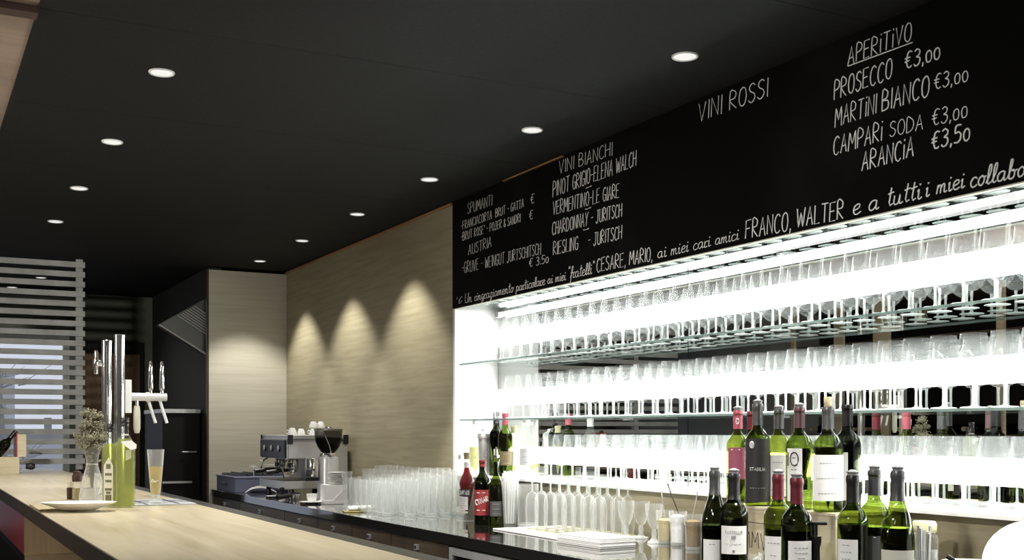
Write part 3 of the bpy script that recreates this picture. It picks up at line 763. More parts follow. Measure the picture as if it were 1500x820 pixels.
def bx(px, X): return (X, onx(px, X))
def neckseal(t, r, h, a):
    bm = B(); text_on_cylinder(bm, 'O', .41 * r, .885 * h, .018, a, .014, .0011); text_on_cylinder(bm, 'C', .41 * r, .885 * h, .009, a, .007, .0008); obj('seal', bm, M_labelwhite, t)
x, y = bx(1081, 2.40)
wine_bottle('green wine bottle on the crate with mauve label and rose foil neck', x, y, ZC, .300, .0375, gm=M_limeglass, cap=M_cappink, capz=.80, lab=M_labelmauve, labz=(.26, .60), labhalf=.95, fill=.30, group='wine bottles on the crate', extra=neckseal,
            text=[('-', .06, .004, .05, .0012, 0), ('-', .93, .004, .05, .0012, 0)], printmat=M_whiteink)
x, y = bx(1101, 2.497)
wine_bottle('wine bottle mostly hidden behind the black labelled one, bright red foil showing', x, y, ZC, .298, .0375, cap=M_capred, capz=.80, stop='none', fill=.55, group='wine bottles on the crate')
x, y = bx(1110, 2.36)
def roundseal(t, r, h, a):
    bm = B()
    for q in (1, .72, .42, .15): text_on_cylinder(bm, 'O', r + .0006, .665 * h - .021, .020 * q, a - .40, .020 * q, .0016)
    obj('emblem', bm, M_labelwhite, t)
wine_bottle('tall wine bottle on the crate with a black label and round white emblem', x, y, ZC, .318, .0395, cap=M_capgrey, capz=.79, lab=M_labelblack, labz=(.04, .66), labhalf=1.2, fill=.60, group='wine bottles on the crate',
            text=[('STABILIA', .52, .010, .050, .0008, 0), ('------', .22, .003, .05, .0004, 0)], printmat=M_whiteink, extra=roundseal)
x, y = bx(1141, 2.42)
wine_bottle('bright green wine bottle with a plain white label, between black label and big O label', x, y, ZC, .300, .0375, gm=M_limeglass, cap=M_capgrey, lab=M_labelwhite, labz=(.10, .53), labhalf=1.1, laboff=-.1, fill=.12, prints=3, group='wine bottles on the crate')
x, y = bx(1171, 2.365)
wine_bottle('wine bottle on the crate with a large letter O on its white label', x, y, ZC, .303, .040, cap=M_capplum, lab=M_labelwhite, labz=(.08, .60), labhalf=.62, laboff=-.42, fill=.60, group='wine bottles on the crate',
            text=[('IO', .80, .040, .046, .0022, 0)], prints=4, printmat=M_ink)
x, y = bx(1213, 2.36)
wine_bottle('big wine bottle on the crate with broad white label and bare cork', x, y, ZC, .302, .0425, cap=M_capgrey, capz=.79, stop='cork', lab=M_labelwhite, labz=(.11, .545), labhalf=1.45, laboff=-.05, fill=.62, prints=3, group='wine bottles on the crate')
x, y = bx(1241, 2.46)
wine_bottle('dark wine bottle at the right end of the crate, half behind the big white label', x, y, ZC, .310, .040, gm=M_darkglass, cap=M_capblack, stop='none', lab=M_labelwhite, labz=(.10, .55), labhalf=.8, laboff=-.75, fill=.66, prints=2, group='wine bottles on the crate')

FG = 'wine bottles standing on the counter in front of the crate'
x, y = bx(1047, 2.04)
wine_bottle('slope shouldered dark wine bottle with low white label, leftmost of the front ones', x, y, Z_CTR, .305, .0385, BURG, gm=M_darkglass, cap=M_capgrey, capz=.78, lab=M_labelwhite, labz=(.12, .37), labhalf=.75, laboff=-.2, fill=.5, prints=2, group=FG)
x, y = bx(1075, 2.05)
wine_bottle('dark wine bottle with an estate crest on white label, second of the front ones', x, y, Z_CTR, .300, .040, gm=M_darkglass, cap=M_capblack, capz=.76, lab=M_labelwhite, labz=(.26, .52), labhalf=1.0, fill=.58, group=FG,
            text=[('CASTELLO', .78, .008, .05, .0006, 0), ('DO', .60, .010, .012, .0012, 0), ('~~~~', .36, .010, .045, .0004, 0), ('O', .12, .005, .006, .0018, 0)], printmat=M_greyink)
x, y = bx(1140, 2.07)
wine_bottle('red capped wine bottle in front of the crate, left one of the red pair', x, y, Z_CTR, .302, .0385, cap=M_capred, capz=.78, lab=M_labelwhite, labz=(.13, .46), labhalf=.80, laboff=-.35, fill=.52, prints=3, group=FG)
x, y = bx(1167, 2.02)
wine_bottle('red capped wine bottle in front of the crate, right one beside the corkscrew', x, y, Z_CTR, .298, .0395, gm=M_darkglass, cap=M_capred, capz=.78, lab=M_labelwhite, labz=(.14, .47), labhalf=.85, laboff=.3, fill=.55, prints=6, group=FG)
x, y = bx(1249, 2.12)
wine_bottle('wine bottle right of the crate, white label turned left, wide dark stopper', x, y, Z_CTR, .306, .0385, cap=M_capblack, capz=.78, lab=M_labelwhite, labz=(.22, .48), labhalf=.78, laboff=-.45, fill=.60, prints=4, group=FG)
x, y = bx(1281, 2.20)
wine_bottle('wine bottle right of the crate with a framed charcoal label', x, y, Z_CTR, .318, .041, cap=M_capgrey, capz=.80, lab=M_labelgrey, labz=(.20, .48), labhalf=.75, laboff=-.1, fill=.55, group=FG,
            text=[('-', .04, .003, .05, .0009, 0), ('-', .96, .003, .05, .0009, 0)], printmat=M_whiteink)
x, y = bx(1315, 2.11)
wine_bottle('slope shouldered wine bottle with cream crest label, rightmost of the front ones', x, y, Z_CTR, .322, .0405, BURG, gm=M_greenglass, cap=M_capgrey, capz=.78, lab=M_labelcream, labz=(.06, .42), labhalf=1.15, fill=.58, group=FG,
            text=[('O', .62, .030, .028, .0006, 0), ('U', .60, .016, .014, .0008, 0), ('-----', .25, .003, .03, .0004, 0)], printmat=pbr('tan print', (.40, .37, .28), .8))

# ---- liquor bottles at the left end of the niche
CYL = [(0, .004), (.70, .0006), (.95, .002), (1, .006), (1, .62), (.97, .66), (.80, .71), (.55, .76), (.42, .80), (.38, .84), (.36, .95), (.42, .953), (.42, .99), (.36, 1.0)]
LG = 'liquor bottles at the left end of the shelves'
x, y = onz(684, 763, Z_CTR)
LONG = [(0, .004), (.70, .0006), (.95, .002), (1, .006), (1, .54), (.96, .58), (.74, .645), (.50, .70), (.40, .75), (.37, .80), (.36, .95), (.42, .953), (.42, .99), (.36, 1.0)]
def whiteneck(t, r, h, a):
    bm = B(); lathe(bm, [(.40 * r + .0012, .78 * h), (.37 * r + .0012, .82 * h), (.37 * r + .0012, .86 * h)], 18); obj('neck_band', bm, M_labelwhite, t, True)
def redlabel(t, r, h, a):
    bm = B(); patch(bm, r, .37 * h, .47 * h, a + .1, .80); L = obj('brand_band', bm, M_labelblack, t, True)
    bm = B(); text_on_cylinder(bm, 'CAMPARI', r + .0006, .42 * h, .020, a + .05, .056, .0013); obj('print', bm, M_whiteink, L)
    bm = B(); patch(bm, r, .12 * h, .150 * h, a, .6); obj('lower_label', bm, M_labelcream, t, True)
    whiteneck(t, r, h, a)
wine_bottle('bright red bitter bottle with white label beside the tumblers', x, y, Z_CTR, .320, .0375, LONG, gm=M_bottleclear, cap=pbr('tan cap', (.35, .30, .16), .5), capz=.90, stop='none', lab=M_labelwhite, labz=(.17, .36), labhalf=.62, laboff=-.5, fill=.78, liquid=M_redliq, prints=5, group=LG, name='liquor_bottle', extra=redlabel)
x, y = onz(707, 767, Z_CTR)
wine_bottle('dark bottle with slanted white letters on a red label and red screw cap', x, y, Z_CTR, .288, .0395, CYL, gm=M_darkglass, cap=M_labelred, capz=.90, stop='none', lab=M_labelred, labz=(.14, .54), labhalf=1.05, laboff=-.1, fill=.66, liquid=M_brownliq, group=LG, name='liquor_bottle',
            text=[('CYNAR', .58, .024, .066, .0020, .35), ('--', .20, .003, .05, .0014, 0), ('--', .88, .003, .05, .0014, 0)], printmat=M_whiteink)
x, y = onz(727, 769, Z_CTR)
def pourer(t, r, h, a):
    bm = B(); lathe(bm, [(.0, h + .001), (.012, h + .001), (.013, h + .012), (.006, h + .016), (.0045, h + .05), (0, h + .05)], 14); obj('pourer', bm, M_chrome, t, True)
wine_bottle('brown liqueur bottle with silver pourer between red label bottle and paper straws', x, y, Z_CTR, .300, .036, LONG, gm=M_greenglass, stop='none', lab=M_labelgrey, labz=(.14, .36), labhalf=.9, fill=.60, liquid=M_brownliq, prints=3, group=LG, name='liquor_bottle', extra=pourer)
x, y = bx(674, 2.50)
wine_bottle('thin clear bottle with a cream label behind the red bottle', x, y, Z_CTR, .300, .024, CYL, gm=M_bottleclear, cap=M_steel, capz=.92, stop='none', lab=M_labelcream, labz=(.12, .42), labhalf=1.0, laboff=-.3, fill=0, prints=3, group=LG, name='liquor_bottle')
XL = 2.61
x, y = bx(696, XL)
wine_bottle('clear liquor bottle with yellow green label on the ledge behind the red bottle', x, y, Z_D, .285, .038, CYL, gm=M_bottleclear, cap=M_paper, capz=.90, stop='none', lab=pbr('yellow green label', (.45, .45, .20), .7), labz=(.12, .50), labhalf=.9, fill=.3, liquid=M_lime, prints=3, group=LG, name='liquor_bottle')
x, y = bx(711, 2.59)
t = thing('cocktail_shaker', 'brushed steel shaker with white rim on the ledge behind the liquor bottles', 'shaker', (x, y, Z_D))
bm = B(); lathe(bm, [(0, .0006), (.030, .0006), (.031, .003), (.037, .17), (.037, .185), (0, .185)], 24); obj('tin', bm, M_steel, t, True)
bm = B(); lathe(bm, [(.0, .1855), (.041, .1855), (.042, .195), (.040, .21), (.020, .222), (.014, .235), (0, .236)], 24); obj('cap', bm, M_steel, t, True)
bm = B()
for k in range(6): tube(bm, [(.0348 * math.cos(cam_angle(x, y) + q), .0348 * math.sin(cam_angle(x, y) + q), .085 + .016 * k % .05) for q in (-.4 + .1 * k, -.2 + .1 * k)], .0012, 4)
obj('engraving', bm, M_chrome, t)
x, y = bx(727, 2.61)
wine_bottle('tall dark bottle with black neck on the ledge behind the straws', x, y, Z_D, .318, .0365, gm=M_darkglass, cap=M_capblack, stop='none', lab=M_labelcream, labz=(.22, .42), labhalf=.7, laboff=.35, fill=.7, group=LG, name='wine_bottle',
            extra=lambda t, r, h, a: obj('neck_band', lathe(B(), [(.41 * r, .83 * h), (.405 * r, .87 * h)], 18), M_whiteink, t, True))
x, y = bx(740, 2.60)
wine_bottle('tall dark bottle with red neck on the ledge behind the straws', x, y, Z_D, .310, .036, gm=M_greenglass, cap=M_cappink, capz=.82, stop='none', lab=pbr('brown label', (.16, .12, .06), .7), labz=(.18, .40), labhalf=.9, laboff=.2, fill=.68, prints=2, group=LG, name='wine_bottle')
x, y = bx(753, 2.655)
wine_bottle('pale yellow liqueur bottle on the ledge behind the straws', x, y, Z_D, .250, .037, CYL, gm=M_bottleclear, cap=pbr('olive cap', (.40, .38, .22), .5), capz=.86, stop='none', lab=M_labelcream, labz=(.2, .5), labhalf=.6, laboff=.3, fill=.6, liquid=M_lime, group=LG, name='liquor_bottle')
x, y = bx(770, 2.60)
wine_bottle('clear spirit bottle with pale label on the ledge, rightmost of the cluster', x, y, Z_D, .285, .040, CYL, gm=M_bottleclear, cap=M_paper, capz=.86, stop='none', lab=pbr('pale grey label', (.6, .6, .62), .7), labz=(.22, .5), labhalf=.8, fill=0, prints=3, group=LG, name='liquor_bottle')

# ================================================================== ITEMS ON THE BACK COUNTER
# glass rack
rx0, rx1, ry0, ry1, rh = 1.985, 2.36, 7.80, 8.32, .100
t = thing('glass_rack', 'blue grey plastic dishwasher rack with divided cells at the far counter end', 'rack', ((rx0 + rx1) / 2, (ry0 + ry1) / 2, Z_CTR))
hx, hy = (rx1 - rx0) / 2, (ry1 - ry0) / 2
bm = B()
box(bm, -hx, hx, -hy, -hy + .012, .0005, rh, .003); box(bm, -hx, hx, hy - .012, hy, .0005, rh, .003)
box(bm, -hx, -hx + .012, -hy + .012, hy - .012, .0005, rh, .003); box(bm, hx - .012, hx, -hy + .012, hy - .012, .0005, rh, .003)
obj('side_walls', bm, M_rackblue, t)
bm = B(); box(bm, -hx + .012, hx - .012, -hy + .012, hy - .012, .002, .012); obj('bottom', bm, M_rackdark, t)
bm = B()
for a, b, c2, d in ((-hx - .006, hx + .006, -hy - .006, -hy + .004), (-hx - .006, hx + .006, hy - .004, hy + .006), (-hx - .006, -hx + .004, -hy + .004, hy - .004), (hx - .004, hx + .006, -hy + .004, hy - .004)):
    box(bm, a, b, c2, d, rh + .0005, rh + .010, .002)
obj('rim', bm, pbr('pale blue grey plastic', (.30, .31, .44), .4), t)
bm = B()
for k in range(1, 4): box(bm, -hx + .02 + k * (2 * hx - .04) / 4 - .002, -hx + .02 + k * (2 * hx - .04) / 4 + .002, -hy + .013, hy - .013, .0125, rh + .028)
for k in range(1, 6): box(bm, -hx + .013, hx - .013, -hy + .02 + k * (2 * hy - .04) / 6 - .002, -hy + .02 + k * (2 * hy - .04) / 6 + .002, .0125, rh + .024)
obj('divider', bm, M_rackdark, t)
bm = B(); tube(bm, [(-hx - .0125, -.05, .055), (-hx - .0125, .05, .055)], .006); obj('handle', bm, M_rackdark, t)
# upside-down stemmed glasses in the rack
inv = None
cellx = [rx0 + .02 + (k + .5) * (rx1 - rx0 - .04) / 4 for k in range(4)]; celly = [ry0 + .02 + (k + .5) * (ry1 - ry0 - .04) / 6 for k in range(6)]
for (i, j, s) in ((1, 0, .8), (2, 1, 1.0), (3, 1, .85), (3, 3, .82), (2, 4, .8)):
    lab, grp = 'clear stemmed glass standing upside down in the blue grey rack', 'glasses in the rack'
    p = (cellx[i], celly[j], Z_CTR + .0125)
    if inv is None:
        inv = thing('stemmed_glass', lab, 'wine glass', p, 0, grp)
        bm = B(); lathe(bm, [(.026, .001), (.033, .05), (.034, .075), (.024, .10), (.005, .112)], 18); obj('bowl', bm, M_clear, inv, True)
        bm = B(); lathe(bm, [(.0045, .1125), (.0035, .13), (.0035, .195), (.005, .20)], 10); obj('stem', bm, M_base, inv, True)
        bm = B(); lathe(bm, [(.005, .2005), (.03, .203), (.032, .205), (0, .206)], 18); obj('foot', bm, M_base, inv, True)
        inv.scale = (1, 1, s)
    else: dup(inv, p, 0, lab, grp, (1, 1, s))
# draped white cloth
bm = B()
x, y = onz(381, 722, Z_CTR)
prof = [(-.10, .002), (-.085, .016), (-.06, .034), (-.02, .045), (.02, .046), (.06, .034), (.09, .018), (.11, .004)]
A = []
for i, (u, z) in enumerate(prof):
    A.append([bm.verts.new((u, v, z * (1 - .25 * abs(v) / .05) + o)) for v, o in ((-.05, 0), (0, .002), (.05, 0))])
for P, Q in zip(A, A[1:]):
    for k in range(2): bm.faces.new((P[k], P[k + 1], Q[k + 1], Q[k]))
r = bmesh.ops.solidify(bm, geom=bm.faces[:], thickness=.0025)
cl = obj('cleaning_cloth', bm, M_paper, None, True, (max(x, 2.09), y, Z_CTR + .0015)); cl.rotation_euler = (0, 0, -.3)
tag(cl, 'white cloth bunched in an arch on the counter beside the glass rack', 'cloth')

# ---- espresso machine: working side faces the aisle (-x), end panel faces the camera
t = thing('espresso_machine', 'silver espresso machine with white cups on top at the far end of the counter', 'coffee machine', (2.31, 7.30, Z_CTR))
mx0, mx1, my0, my1 = -.20, .20, -.30, .30
bm = B(); prism(bm, [(-.20, .245), (-.20, .37), (.20, .37), (.20, .055), (.02, .055), (.02, .245)], 'y', my0 + .012, my1 - .012); obj('body', bm, M_silver, t)
for s, nm in ((my0, 0), (my1 - .011, 1)):
    bm = B(); prism(bm, [(-.19, .25), (-.19, .335), (.195, .335), (.195, .06), (.03, .06), (.03, .25)], 'y', s, s + .0115); obj('end_panel', bm, M_silver, t)
bm = B(); box(bm, mx0 + .01, mx1 - .01, my0 - .004, my1 + .004, .3705, .395, .003); obj('cup_tray', bm, M_steel, t)
for sx in (mx0, mx1 - .035):
    for sy in (my0 - .010, my1 - .02):
        bm = B(); box(bm, sx, sx + .035, sy, sy + .005, .338, .397, .002) if sy < 0 else box(bm, sx, sx + .035, sy + .026, sy + .031, .338, .397, .002); obj('corner_cap', bm, M_blackplastic, t)
bm = B(); box(bm, mx0 - .012, mx0 - .0005, my0 + .02, my1 - .02, .25, .365, .004); obj('control_panel', bm, M_blackplastic, t)
for yy in (-.16, 0, .16):
    bm = B(); lathe(bm, [(0, 0), (.022, 0), (.024, .004), (.020, .007), (0, .007)], 20, M=Matrix.Translation((mx0 - .0125, yy, .31)) @ Matrix.Rotation(-PI / 2, 4, 'Y')); obj('gauge', bm, M_chrome, t, True)
bm = B(); box(bm, -.215, .02, my0 + .01, my1 - .01, .055, .105, .004); obj('drip_tray', bm, M_steel, t)
bm = B(); box(bm, -.21, .015, my0 + .016, my1 - .016, .1055, .110); obj('drip_grate', bm, M_darksteel, t)
for (fx, fy) in ((-.16, -.26), (.16, -.26), (-.16, .26), (.16, .26)):
    bm = B(); lathe(bm, [(0, .0006), (.020, .0006), (.018, .02), (.014, .0545), (0, .0545)], 14, (fx, fy, 0)); obj('foot', bm, M_blackplastic, t, True)
for gy in (-.15, .13):
    bm = B(); lathe(bm, [(0, .2445), (.034, .2445), (.036, .225), (.036, .195), (.030, .185), (0, .185)], 22, (-.12, gy, 0)); g = obj('group_head', bm, M_chrome, t, True)
    bm = B(); lathe(bm, [(0, .1845), (.033, .1845), (.033, .172), (.026, .160), (0, .158)], 22, (-.12, gy, 0)); obj('filter_basket', bm, M_chrome, g, True)
    bm = B(); tube(bm, [(-.152, gy, .172), (-.19, gy, .170), (-.29, gy, .158)], .011, 10, r2=.015); obj('filter_handle', bm, M_blackplastic, g, True)
    bm = B(); tube(bm, [(-.12, gy - .012, .157), (-.12, gy - .015, .142)], .006, 8); tube(bm, [(-.12, gy + .012, .157), (-.12, gy + .015, .142)], .006, 8); obj('spout', bm, M_chrome, g, True)
for sy in (my0 + .06, my1 - .06):
    bm = B(); tube(bm, [(-.17, sy, .2445), (-.20, sy, .225), (-.215, sy, .18), (-.20, sy, .125)], .006, 8); obj('steam_wand', bm, M_chrome, t, True)
# cups on the machine
def cup(label, x, y, z, up=True, s=1.0, group=None, hand=0.0):
    t = thing('coffee_cup', label, 'cup', (x, y, z), hand, group)
    P = [(0, .0006), (.020, .0006), (.022, .006), (.032, .028), (.036, .055), (.033, .055), (.029, .030), (.018, .010), (0, .009)]
    if not up: P = [(a, .0556 - b + .0006) for a, b in P]
    bm = B(); lathe(bm, [(a * s, b * s) for a, b in P], 22); obj('bowl', bm, M_white, t, True)
    zz = .034 if up else .024
    bm = B(); tube(bm, [((.030 + .019 * math.sin(q)) * s, 0, (zz + .014 * math.cos(q)) * s) for q in [PI * k / 8 for k in range(9)]], .0032 * s, 8); obj('handle', bm, M_white, t, True)
    return t
zc = Z_CTR + .3955
spots = [(-.15, -.24, 'above the black corner cap', .82), (-.08, -.20, 'second from the black corner cap', .74), (-.015, -.25, 'under the raised cup', .80), (.045, -.22, 'beside the grinder hopper', .80), (.035, -.10, 'at the rear, behind the others', .80)]
for dx, dy, nm, s in spots:
    cup(f'white coffee cup upside down on the espresso machine, {nm}', 2.31 + dx, 7.30 + dy, zc, False, s, 'cups on the machine', random.uniform(0, 6))
for dx, dy, nm in ((-.012, -.243, 'left'), (.048, -.212, 'right')):
    cup(f'white coffee cup stacked on another on the espresso machine, {nm} of the raised two', 2.31 + dx, 7.30 + dy, zc + .0458, False, .74, 'cups on the machine', random.uniform(0, 6))
# cream tray board leaning shelf: box on the far side
t = thing('coffee_grinder', 'silver coffee grinder with smoked round hopper in front of the machine', 'grinder', (2.29, onx(481, 2.29), Z_CTR))
bm = B(); prism(bm, [(-.115, .0005), (.075, .0005), (.075, .02), (-.115, .02)], 'y', -.075, .075); obj('base', bm, M_steel, t)
bm = B(); lathe(bm, [(0, .0205), (.066, .0205), (.066, .03), (.060, .05), (.060, .245), (.055, .262), (.045, .268), (0, .268)], 28, sq=2.0); obj('body', bm, M_silver, t, True)
bm = B(); lathe(bm, [(0, .2685), (.052, .2685), (.055, .275), (.050, .285), (0, .285)], 28); obj('collar', bm, M_chrome, t, True)
bm = B(); lathe(bm, [(.030, .2855), (.045, .292), (.068, .325), (.083, .365), (.085, .425), (.083, .425), (.080, .366), (.066, .328), (.043, .296)], 32); obj('hopper', bm, M_hopper, t, True)
bm = B(); lathe(bm, [(0, .2865), (.028, .2865), (.043, .297), (.064, .328), (.078, .366), (.079, .378), (0, .386)], 28); obj('coffee_beans', bm, M_beans, t, True)
bm = B(); lathe(bm, [(0, .4255), (.088, .4255), (.088, .433), (.070, .438), (.02, .440), (.016, .447), (0, .448)], 32); obj('hopper_lid', bm, M_darksteel, t, True)
bm = B(); lathe(bm, [(0, .14), (.036, .14), (.040, .150), (.040, .245), (.034, .255), (0, .257)], 24, (-.104, 0, 0)); obj('doser', bm, M_chrome, t, True)
bm = B(); tube(bm, [(-.104, -.0405, .19), (-.115, -.075, .185)], .005, 8); obj('doser_lever', bm, M_blackplastic, t, True)
bm = B(); box(bm, -.150, -.062, -.014, .014, .118, .1385, .003); obj('filter_fork', bm, M_blackplastic, t)
bm = B(); tube(bm, [(-.062, -.058, .445 - .02), (-.05, -.075, .40), (-.02, -.078, .33), (0, -.066, .27)], .0035, 8); obj('shaft', bm, M_chrome, t, True)

# napkin box with a stack of saucers
x, y = onz(488, 738, Z_CTR); x = 2.19
y = onx(489, x)
t = thing('napkin_box', 'white box of folded napkins carrying a stack of saucers', 'napkin box', (x, y, Z_CTR))
bm = B(); box(bm, -.070, .070, -.055, .055, .0006, .022, .002); obj('tray', bm, M_white, t)
bm = B()
prism(bm, [(-.064, .0225), (.064, .0225), (.064, .112), (-.064, .112)], 'y', -.050, .050); obj('napkins', bm, M_paper, t)
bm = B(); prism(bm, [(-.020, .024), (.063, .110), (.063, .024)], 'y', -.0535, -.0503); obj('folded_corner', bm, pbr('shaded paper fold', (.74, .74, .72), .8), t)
sauc = None
for k in range(6):
    lab, grp = 'white saucer in the stack on top of the napkin box', 'saucers on the napkin box'
    p = (x + .018, y + .002, Z_CTR + .1125 + k * .0118)
    if sauc is None:
        bm = B(); lathe(bm, [(0, .0004), (.026, .0004), (.028, .002), (.050, .009), (.053, .011), (.050, .0115), (.026, .005), (0, .0045)], 26)
        sauc = tag(obj('saucer', bm, M_white, None, True, p), lab, 'saucer', grp)
    else:
        q = sauc.copy(); COL.objects.link(q); q.location = p
# cups, saucers and portafilter at the counter front
def saucer(label, x, y, s=1.25):
    bm = B(); lathe(bm, [(0, .0006), (.030 * s, .0006), (.033 * s, .003), (.056 * s, .010), (.059 * s, .012), (.055 * s, .0125), (.028 * s, .006), (0, .0055)], 30)
    return tag(obj('saucer', bm, M_white, None, True, (x, y, Z_CTR)), label, 'saucer')
xs, ys2 = 2.085, onx(457, 2.085)
saucer('white saucer under the coffee cup beside the napkin box', xs, ys2)
cup('white coffee cup on its saucer beside the napkin box', xs, ys2, Z_CTR + .0068, True, .9, None, 1.0)
xs, ys3 = 2.07, onx(404, 2.07)
saucer('empty white saucer at the counter edge beside the white cloth', xs, ys3, 1.05)
t = thing('portafilter', 'black handled portafilter lying on the counter in front of the machine', 'portafilter', (2.10, onx(432, 2.10), Z_CTR), .5)
bm = B(); lathe(bm, [(0, .0006), (.028, .0006), (.032, .010), (.034, .038), (.031, .038), (.028, .012), (0, .010)], 22); obj('basket', bm, M_chrome, t, True)
bm = B(); tube(bm, [(-.034, 0, .030), (-.06, 0, .028), (-.15, 0, .022)], .010, 10, r2=.015); obj('handle', bm, M_blackplastic, t, True)
bm = B(); tube(bm, [(.0, .012, .0), (.0, .012, .0)], .004) if False else lathe(bm, [(.0305, .0385), (.0345, .0385), (.0345, .044), (.0305, .044)], 22); obj('rim', bm, M_blackplastic, t, True)
t = thing('coffee_tamper', 'small black tamper standing beside the portafilter', 'tamper', (2.075, onx(413, 2.075), Z_CTR))
bm = B(); lathe(bm, [(0, .0006), (.026, .0006), (.026, .012), (.010, .018), (0, .018)], 20); obj('base', bm, M_steel, t, True)
bm = B(); lathe(bm, [(0, .0185), (.009, .0185), (.010, .04), (.016, .055), (.014, .068), (0, .072)], 16); obj('handle', bm, M_blackplastic, t, True)
# rolled napkin on small tray
x = 2.09; y = onx(527, x)
t = thing('small_tray', 'small brass coloured tray at the counter edge in front of the tumblers', 'tray', (x, y, Z_CTR), -.2)
bm = B(); box(bm, -.085, .085, -.05, .05, .0006, .006, .002); obj('dish', bm, pbr('brass tray', (.45, .38, .16), .4, .6), t)
bm = B(); tube(bm, [(-.07, -.01, .0195), (.09, .02, .0195)], .013, 12)
rn = tag(obj('rolled_napkin', bm, M_paper, None, True, (x, y, Z_CTR)), 'white rolled napkin lying on the small brass tray', 'napkin')

# ---- tumblers on the counter
TL, TGp = 'tall clear tumbler in the crowd of glasses on the counter before the oak wall', 'tall tumblers on the counter'
tp = None
rows = [(2.115, 5.30, 5.86, .165), (2.195, 5.22, 5.92, .175), (2.275, 5.16, 6.02, .185), (2.355, 5.18, 6.24, .205), (2.435, 5.20, 6.30, .225)]
for ri, (x, ya, yb, h) in enumerate(rows):
    y = ya
    while y < yb:
        p = (x + random.uniform(-.006, .006), y + random.uniform(-.004, .004), Z_CTR)
        s = h / .16 * random.uniform(.97, 1.04)
        if tp is None:
            tp = tumbler('tall_tumbler', TL, 'glass', p, .16, .030, .036, TGp); tp.scale = (1, 1, s)
        else: dup(tp, p, random.uniform(0, 6), TL, TGp, (1, 1, s))
        y += .0795
# stem glasses at the left of the crowd
for px, X, h in ((508, 2.14, .20), (521, 2.22, .165), (540, 2.30, .19)):
    nm = {508: 'tall flared glass beside the saucers, leftmost of the crowd', 521: 'slim waisted glass second from the saucers', 540: 'slim waisted glass third from the saucers'}[px]
    t = thing('flared_glass', 'clear ' + nm, 'glass', (X, onx(px, X), Z_CTR), 0, 'flared glasses beside the saucers')
    bm = B(); lathe(bm, [(.020, .020), (.024, .06), (.020, h * .55), (.026, h * .8), (.031, h), (.0295, h), (.0245, h * .8), (.0185, h * .55)], 20); obj('bowl', bm, M_clear, t, True)
    bm = B(); lathe(bm, [(0, .0006), (.027, .0006), (.028, .004), (.015, .010), (.019, .0195), (0, .0195)], 20); obj('base', bm, M_base, t, True)

# ---- glass of white straws, ice bucket
x, y = onz(747, 770, Z_CTR)
t = thing('flared_vase', 'tall flared glass holding white paper straws beside the liquor bottles', 'glass', (x, y, Z_CTR))
bm = B(); lathe(bm, [(0, .0006), (.027, .0006), (.028, .008), (.030, .05), (.034, .13), (.041, .215), (.0395, .215), (.0325, .13), (.0285, .05), (.026, .010), (0, .009)], 24); obj('body', bm, M_clear, t, True)
for k in range(26):
    a = k * 2.4; rr = .021 * math.sqrt((k + .5) / 26)
    p0 = (x + rr * math.cos(a), y + rr * math.sin(a), Z_CTR + .0105); p1 = (x + 1.65 * rr * math.cos(a), y + 1.65 * rr * math.sin(a), Z_CTR + .238 + random.uniform(-.008, .006))
    bm = B(); tube(bm, [(0, 0, 0), tuple(Vector(p1) - Vector(p0))], .0028, 7)
    tag(obj('paper_straw', bm, M_paper, None, False, p0), 'white paper straw standing in the flared glass', 'straw', 'straws in the flared glass')
x = 2.44; y = onx(773, x)
t = thing('glass_jar', 'wide clear glass jar between the straws and the upturned flutes', 'jar', (x, y, Z_CTR))
bm = B(); lathe(bm, [(.046, .013), (.048, .10), (.048, .185), (.0462, .185), (.0462, .10), (.0442, .014)], 26); obj('body', bm, M_clear, t, True)
bm = B(); lathe(bm, [(0, .0006), (.044, .0006), (.047, .004), (.046, .0125), (0, .0125)], 26); obj('base', bm, M_base, t, True)
bm = B(); tube(bm, [(-.0487, -.01, .17), (-.052, -.012, .12), (-.050, -.012, .09), (-.0487, -.012, .06)], .0015, 6); obj('seam', bm, M_greyink, t, True)
# white cloth under upturned flutes
cxm, cym = 2.40, onx(838, 2.40)
bm = B(); box(bm, -.19, .17, -.30, .34, .0006, .006, .002)
tc = tag(obj('tray_cloth', bm, M_paper, None, False, (cxm, cym, Z_CTR)), 'flat white cloth under the upturned champagne flutes', 'cloth')
FL, FGp = 'champagne flute standing upside down on the white cloth', 'upturned flutes on the white cloth'
fp = None
for i, x in enumerate((2.34, 2.405, 2.47, 2.535)):
    for j in range(7):
        y = cym - .24 + j * .078 + (i % 2) * .035
        if i == 0 and j < 3: continue
        p = (x, y, Z_CTR + .0062)
        if fp is None:
            fp = thing('champagne_flute', FL, 'glass', p, 0, FGp)
            bm = B(); lathe(bm, [(.0245, .0006), (.0275, .05), (.0285, .10), (.026, .135), (.016, .152), (.005, .158)], 20); obj('bowl', bm, M_clear, fp, True)
            bm = B(); lathe(bm, [(.0255, .0004), (.0257, .0030), (.0247, .0032)], 20); obj('rim', bm, pbr('gilt rim', (.65, .55, .22), .3, .8), fp, True)
            bm = B(); lathe(bm, [(.0055, .1585), (.0036, .17), (.0036, .195), (.006, .2)], 10); obj('stem', bm, M_base, fp, True)
            bm = B(); lathe(bm, [(.006, .2005), (.028, .205), (.030, .2075), (0, .2085)], 20); obj('foot', bm, M_base, fp, True)
        else: dup(fp, p, 0, FL, FGp)
# napkin stack in front
x = 2.245; y = onx(868, x)
t = thing('napkin_stack', 'stack of folded white paper napkins in front of the flutes', 'napkins', (x, y, Z_CTR), .05)
for k in range(6):
    bm = B(); box(bm, -.078 + random.uniform(-.002, .002), .078, -.16 + random.uniform(-.002, .002), .12, .0006 + k * .0062, .0006 + k * .0062 + .0056, .0018); obj('napkin', bm, M_paper, t)
